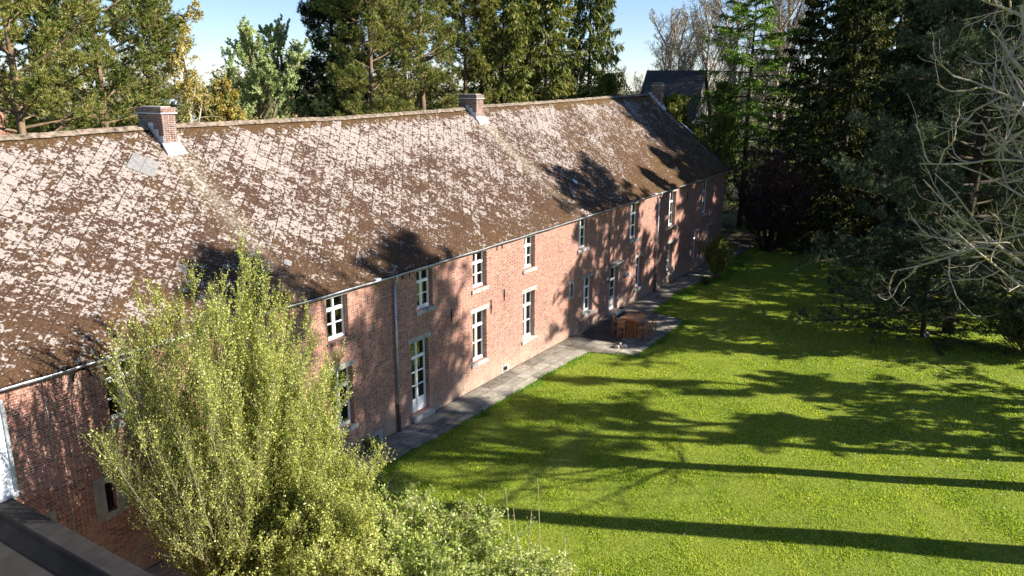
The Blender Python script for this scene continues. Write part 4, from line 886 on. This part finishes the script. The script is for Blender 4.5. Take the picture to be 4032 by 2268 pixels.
dB = dome_shrub('leafy_shrub', (13.3, -7.4, 0), 1.8, 2.0, 72, 44, 3, .10, 'straw', 'shrub_leaves', 'light green shrub in front of the others at the bottom edge', 'shrub', GS, fast=.15, ang=.9, stem_r=.018, wiggle=.3)
copy_tree(dB, (15.2, -9.4, 0), 1., (.95, .95, .55), 'low sparse shrub at the right end of the bottom row')
copy_tree(dB, (16.2, -3.4, 0), 3., (.7, .7, .62), 'small shrub between the tall shrub and the paved path')
dome_shrub('leafy_shrub', (11.6, -5.4, 0), 2.4, 3.3, 79, 50, 9, .065, 'stem_olive', 'hornbeam_leaves', 'bright yellow shrub at the foot of the tall upright shrub', 'shrub', GS, fast=.15, ang=.9, stem_r=.018, wiggle=.3)
dome_shrub('purple_tree', (63.0, -2.6, 0), 3.9, 8.6, 44, 40, 8, .16, 'purple_twig', 'purple_leaves', 'dark purple many-stemmed tree at the far end of the lawn', 'tree', None, fast=.3, ang=.8, stem_r=.05)
# dry stalks
r = np.random.RandomState(6)
for k, (x, y, h) in enumerate(((16.6, -9.0, 2.6), (15.9, -8.8, 2.0), (16.3, -9.9, 1.6), (16.9, -8.4, 1.5), (15.6, -10.4, 1.3), (16.0, -10.9, 1.0), (17.2, -7.6, 1.7), (15.1, -11.2, 1.1))):
    P = grow(np.array([[x, y, 0]]), np.array([[r.normal(0, .08), r.normal(0, .08), 1.]]), [h], 8, .1, .04, r); v, f = tubes(P, np.linspace(.014, .006, 9)[None], 5)
    n = 10; q, tt, _, _ = sample(P, n, .72, 1., r); v2, f2 = cards(q, r.normal(size=q.shape)+[0, 0, .6], .06, .03, r)
    o = np_mesh('dry_stalk', [(v, f, 0), (v2, f2, 1)], ['straw', 'dry_seeds'])
    tag(o, ['tallest thin dry stalk in front of the lawn', 'dry stalk left of the tallest one', 'short dry stalk right below the tallest one', 'short dry stalk farthest out on the grass side', 'dry stalk near the bottom edge, right part', 'shortest dry stalk at the bottom edge', 'dry stalk rising behind the shrub twigs', 'dry stalk nearest the lower right end of the shrubs'][k], 'dry stalk', 'dry stalks among the bottom shrubs')
tp_ = dome_shrub('small_tree', (51.6, -2.3, 0), 1.25, 2.9, 73, 26, 8, .11, 'twig_brown', 'olive_leaves', 'small rounded evergreen shrub tree beside the path near the far end of the facade', 'shrub', None, fast=.3, ang=.7, stem_r=.03)
dome_shrub('low_plant', (49.3, -2.2, 0), .5, .45, 74, 14, 4, .07, 'twig_brown', 'bush_leaves', 'low scrubby plant at the path edge below the small shrub tree', 'plant')
dome_shrub('round_bush', (44.9, -20.3, 0), 3.0, 3.0, 75, 60, 9, .10, 'twig_brown', 'bush_leaves', 'dark rounded bush at the right frame edge', 'bush', None, fast=.2, ang=.8, stem_r=.03)
g1 = dome_shrub('ground_cover_shrub', (63.2, -7.5, 0), 2.2, .9, 76, 34, 7, .12, 'twig_brown', 'bush_leaves', 'low dark shrub at the end of the lawn right of the purple tree', 'shrub', 'low shrubs at the end of the lawn', fast=.1, ang=.9)
copy_tree(g1, (63.6, -11.0, 0), 1., 1.1, 'low dark shrub at the end of the lawn beside the blue-green pine')
copy_tree(g1, (65.5, -4.6, 0), 2., (1., 1., .8), 'low dark shrub behind the purple tree')
wl = dome_shrub('wall_weed', (19.2, -.25, 0), .3, .45, 78, 9, 4, .08, 'stem_olive', 'shrub_leaves', 'green weed growing at the wall foot left of the first downpipe', 'plant', None, fast=.2, ang=.8, stem_r=.01)
copy_tree(wl, (17.6, -.4, 0), 2., (1.6, 1., 1.1), 'bushy weed under the lower window nearest the tall shrub')

# ------------------------------------------------------------------ trees outside the frame whose shadows fall on lawn, wall and roof
GO = 'garden trees standing outside the picture on the sun side'
LV = ((15, .2, 1, .8, .5), (8, .25, 1, .8, .5), (6, .25, 1, .8, .5))
tp, c = pine(22.9, 11.5, 5.4, 80, 85, tr=.3, tufts=10, dens=.9); q0 = mk_tree('tall_pine', tp, c, 'dark_bark', 'dark_pine_needles', (35.4, -28.6, 0), 'tall pine standing behind the bare tree outside the right edge', 'pine', GO)
tp, c = decid(22.5, 5.2, 81, tr=.34, levels=LV, up=.5, first=.14, leaves=(7, .34, .26, .1, 2)); q1 = mk_tree('tall_tree', tp, c, 'dark_bark', 'olive_leaves', (36.3, -27.3, 0), 'broad lower tree outside the right edge shading the middle of the lawn', 'tree', GO)
tp, c = pine(22.3, 12, 3.2, 54, 82, tr=.56, tufts=8); q2 = mk_tree('tall_pine', tp, c, 'dark_bark', 'dark_pine_needles', (26.8, -25.2, 0), 'tall bare-stemmed pine outside the right edge', 'pine', GO)
q1.scale = (1.0, 1.0, .62); q1.rotation_euler[2] = 3.
copy_tree(q0, (67.6, -22.0, 0), 1.2, (1.05, 1.05, 1.27), 'tall pine outside the right edge shading the far end of the roof')
copy_tree(q1, (8.5, -31, 0), 2., (.8, .8, .95), 'tree behind the camera shading the flat roof')
copy_tree(q1, (11.8, -26., 0), 1., (.6, .6, .8), 'tree behind the camera nearest the annex')
copy_tree(q1, (42.3, -30.5, 0), 4., (.85, .85, .72), 'second broad tree outside the right edge, beside the first')
copy_tree(q1, (49.6, -31, 0), .5, (.95, .95, .93), 'tree outside the right edge shading the wall left of the small door')
copy_tree(q1, (57.5, -30, 0), 1.5, (.95, .95, .97), 'tree outside the right edge shading the wall around the small door')
copy_tree(q1, (63.5, -28, 0), 2.6, (.9, .9, 1.0), 'tree outside the right edge shading the far part of the wall')
copy_tree(q1, (68.8, -23, 0), 3.6, (.8, .8, 1.36), 'tree outside the right edge shading the far gable corner')
# ------------------------------------------------------------------ distant houses
def small_house(loc, rz, w_, d, h, rh, wallm, roofm, label, wins):
    e = empty('house', loc, rz, label, 'house', None)
    m = MB(); m.box(-w_/2, w_/2, -d/2, d/2, 0, h).raw([(-w_/2, -d/2, h), (-w_/2, d/2, h), (-w_/2, 0, h+rh)], [(0, 1, 2)]).raw([(w_/2, -d/2, h), (w_/2, d/2, h), (w_/2, 0, h+rh)], [(2, 1, 0)]); m.build('wall', wallm, e)
    o = .35; k = rh/(d/2); m = MB()
    for s in (-1, 1):
        a = [(-w_/2-o, s*(d/2+o), h-o*k), (w_/2+o, s*(d/2+o), h-o*k), (w_/2+o, 0, h+rh+.02), (-w_/2-o, 0, h+rh+.02)]; m.raw(a+[(x, y, z+.16) for x, y, z in a], [(0, 1, 2, 3), (4, 5, 6, 7), (0, 1, 5, 4), (0, 3, 7, 4), (1, 2, 6, 5)])
    m.build('roof', roofm, e)
    for x, y, z, ax in wins:
        if ax == 'x': f = MB().box(x-.5, x+.5, y-.03, y+.03, z, z+1.3).build('window', 'white_paint', e); MB().box(x-.42, x+.42, y-.05, y+.05, z+.08, z+1.22).build('pane', 'dark_void', f)
        else: f = MB().box(x-.03, x+.03, y-.5, y+.5, z, z+1.3).build('window', 'white_paint', e); MB().box(x-.05, x+.05, y-.42, y+.42, z+.08, z+1.22).build('pane', 'dark_void', f)
    return e
small_house((91.0, 16.9, 0), R(98), 6.4, 9, 9.2, 5.0, 'cream_render', 'dark_tiles', 'house with a steep dark roof and cream wall behind the far chimney', [(-4., 2, 6, 'y'), (-4, -2, 6, 'y'), (-2, -4.5, 6, 'x'), (2, -4.5, 6, 'x')])
small_house((62, 76, 0), R(35), 13, 9, 6.5, 4.0, 'white_render', 'grey_tiles', 'distant white house with a grey roof behind the weeping birch', [(-3, -4.5, 4, 'x'), (0, -4.5, 4, 'x'), (3, -4.5, 4, 'x')])
small_house((86, 84, 0), R(20), 12, 9, 7.5, 4.5, 'white_render', 'red_tiles', 'distant white house with a reddish roof seen through the pale green tree', [(-3, -4.5, 5, 'x'), (0, -4.5, 5, 'x'), (3, -4.5, 5, 'x')])
small_house((44, 92, 0), R(10), 12, 9, 6.5, 4.5, 'cream_render', 'red_tiles', 'distant cream house with a red roof glimpsed through the left pines', [(-3, -4.5, 4, 'x'), (3, -4.5, 4, 'x')])
# far woodland
r = np.random.RandomState(99); n = 150; az = r.uniform(-.25, 1.25, n); D = r.uniform(125, 240, n); C = np.stack([D*np.cos(az), -18.7+D*np.sin(az)], -1); H = r.uniform(9, 16, n)*(D/160)**.15
k = 420; cc = np.repeat(np.c_[C, H*.55], k, 0); g = r.normal(size=(n*k, 3)); g = norm(g)*r.uniform(.35, 1., (n*k, 1))**.5; g[:, :2] *= 5.0; g[:, 2] *= np.repeat(H, k)*.48
v, f = cards(cc+g, r.normal(size=cc.shape), .9, .5, r)
tag(np_mesh('far_woodland', [(v, f, 0)], 'far_leaves'), 'far belt of hazy trees along the horizon', 'woodland', kind='stuff')

# ------------------------------------------------------------------ grass
r = np.random.RandomState(123)
def scatter(n, x0, x1, y0, y1, dens):
    P = np.stack([r.uniform(x0, x1, n), r.uniform(y0, y1, n)], -1); return P[dens(P) > r.uniform(size=n)]
def gz(P):
    X, Y = P[:, 0], P[:, 1]; z = .03*np.sin(X*.7+1)*np.sin(Y*.9)-.03; z = z+np.where(Y < -6, .05*np.sin(X*.35)*np.cos(Y*.4), 0); return np.where(Y > -3, -.04, z)
def lawn_d(P):
    d = np.hypot(P[:, 0], P[:, 1]+18.7); v = np.clip((26/d)**1.4, 0, 1); ok = (P[:, 1] < yo(P[:, 0])-.02)
    az = np.arctan2(P[:, 1]+18.7, P[:, 0]); return v*ok*(az > -.12)
P = scatter(900000, 13, 64, -26, -1.1, lawn_d)
n = len(P); C = np.c_[P, gz(P)-.005]; Dd = norm(np.c_[r.normal(0, .5, (n, 2)), np.ones(n)]); q = norm(np.cross(Dd, r.normal(size=(n, 3))))
clump = .75+.5*np.sin(P[:, 0]*1.9+np.sin(P[:, 1]*2.3))*np.sin(P[:, 1]*1.7+1)+.25*np.sin(P[:, 0]*7.1)*np.sin(P[:, 1]*6.3); L = (.055*np.clip(clump, .5, 1.6)*r.uniform(.6, 1.4, n))[:, None]; W = (.009+.00035*np.hypot(P[:, 0], P[:, 1]+18.7))[:, None]
V = np.stack([C-q*W, C+q*W, C+Dd*L], 1).reshape(-1, 3)
tag(np_mesh('grass', [(V, np.arange(n*3).reshape(-1, 3), 0)], 'grass_blades'), 'short mown grass covering the lawn', 'grass', kind='stuff')
def border_d(P):
    d = yo(P[:, 0])-P[:, 1]; pat = .35+.65*(np.sin(P[:, 0]*2.1)*np.sin(P[:, 0]*.73+1) > -.2); far = np.clip((P[:, 0]-38)/10, 0, 1)*.9
    return ((d > -.06) & (d < .30+far+.25*np.sin(P[:, 0]*3.3)*np.sin(P[:, 0]*1.27))).astype(float)*pat
P = scatter(150000, 14, 60, -5, -1.0, border_d); n = len(P); C = np.c_[P, gz(P)]; Dd = norm(np.c_[r.normal(0, .45, (n, 2)), np.ones(n)]); q = norm(np.cross(Dd, r.normal(size=(n, 3))))
L = (r.uniform(.06, .17, n))[:, None]; W = .011
V = np.stack([C-q*W, C+q*W, C+Dd*L], 1).reshape(-1, 3)
tag(np_mesh('border_grass', [(V, np.arange(n*3).reshape(-1, 3), 0)], 'tall_grass'), 'longer bright green grass along the edge of the paving', 'grass', kind='stuff')
P = scatter(2600, 16, 60, -4.0, -.05, lambda P: ((P[:, 1] > yo(P[:, 0])+.05)*(np.sin(P[:, 0]*2.7+P[:, 1]*5) > .35)*.9)); k = 7; n = len(P)*k; C = np.c_[P, np.full(len(P), .03)].repeat(k, 0); C[:, :2] += r.normal(0, .03, (n, 2)); Dd = norm(np.c_[r.normal(0, .6, (n, 2)), np.ones(n)]); q = norm(np.cross(Dd, r.normal(size=(n, 3)))); L = r.uniform(.02, .07, n)[:, None]
V = np.stack([C-q*.008, C+q*.008, C+Dd*L], 1).reshape(-1, 3)
tag(np_mesh('joint_weeds', [(V, np.arange(n*3).reshape(-1, 3), 0)], 'tall_grass'), 'small weeds growing in the joints of the paving', 'weeds', kind='stuff')
P = scatter(2600, 14, 62, -25, -.1, lambda P: .25+.6*(P[:, 1] > yo(P[:, 0]))+.3*(P[:, 0] > 50)); n = len(P); zz = np.where(P[:, 1] > yo(P[:, 0]), .045, gz(P)+.055); v, f = cards(np.c_[P, zz], np.c_[r.normal(size=(n, 2)), r.normal(0, .15, n)], .075, .05, r)
tag(np_mesh('fallen_leaves', [(v, f, 0)], 'dry_seeds'), 'dry brown leaves fallen on the lawn and paving', 'fallen leaves', kind='stuff')
# daisies near the right edge
P = scatter(900, 27, 48, -22, -9, lambda P: np.clip((P[:, 0]*.35-P[:, 1]-21)/9, .02, 1)**1.5); n = len(P); C = np.c_[P, gz(P)+.06]
th = np.arange(6)*math.pi/3; ring = np.stack([np.cos(th), np.sin(th), th*0], -1)*.022; V = (C[:, None]+ring[None]).reshape(-1, 3)
tag(np_mesh('daisies', [(V, np.arange(n*6).reshape(-1, 6), 0)], 'petal_white'), 'tiny white daisies scattered in the grass at the right', 'flowers', kind='stuff')
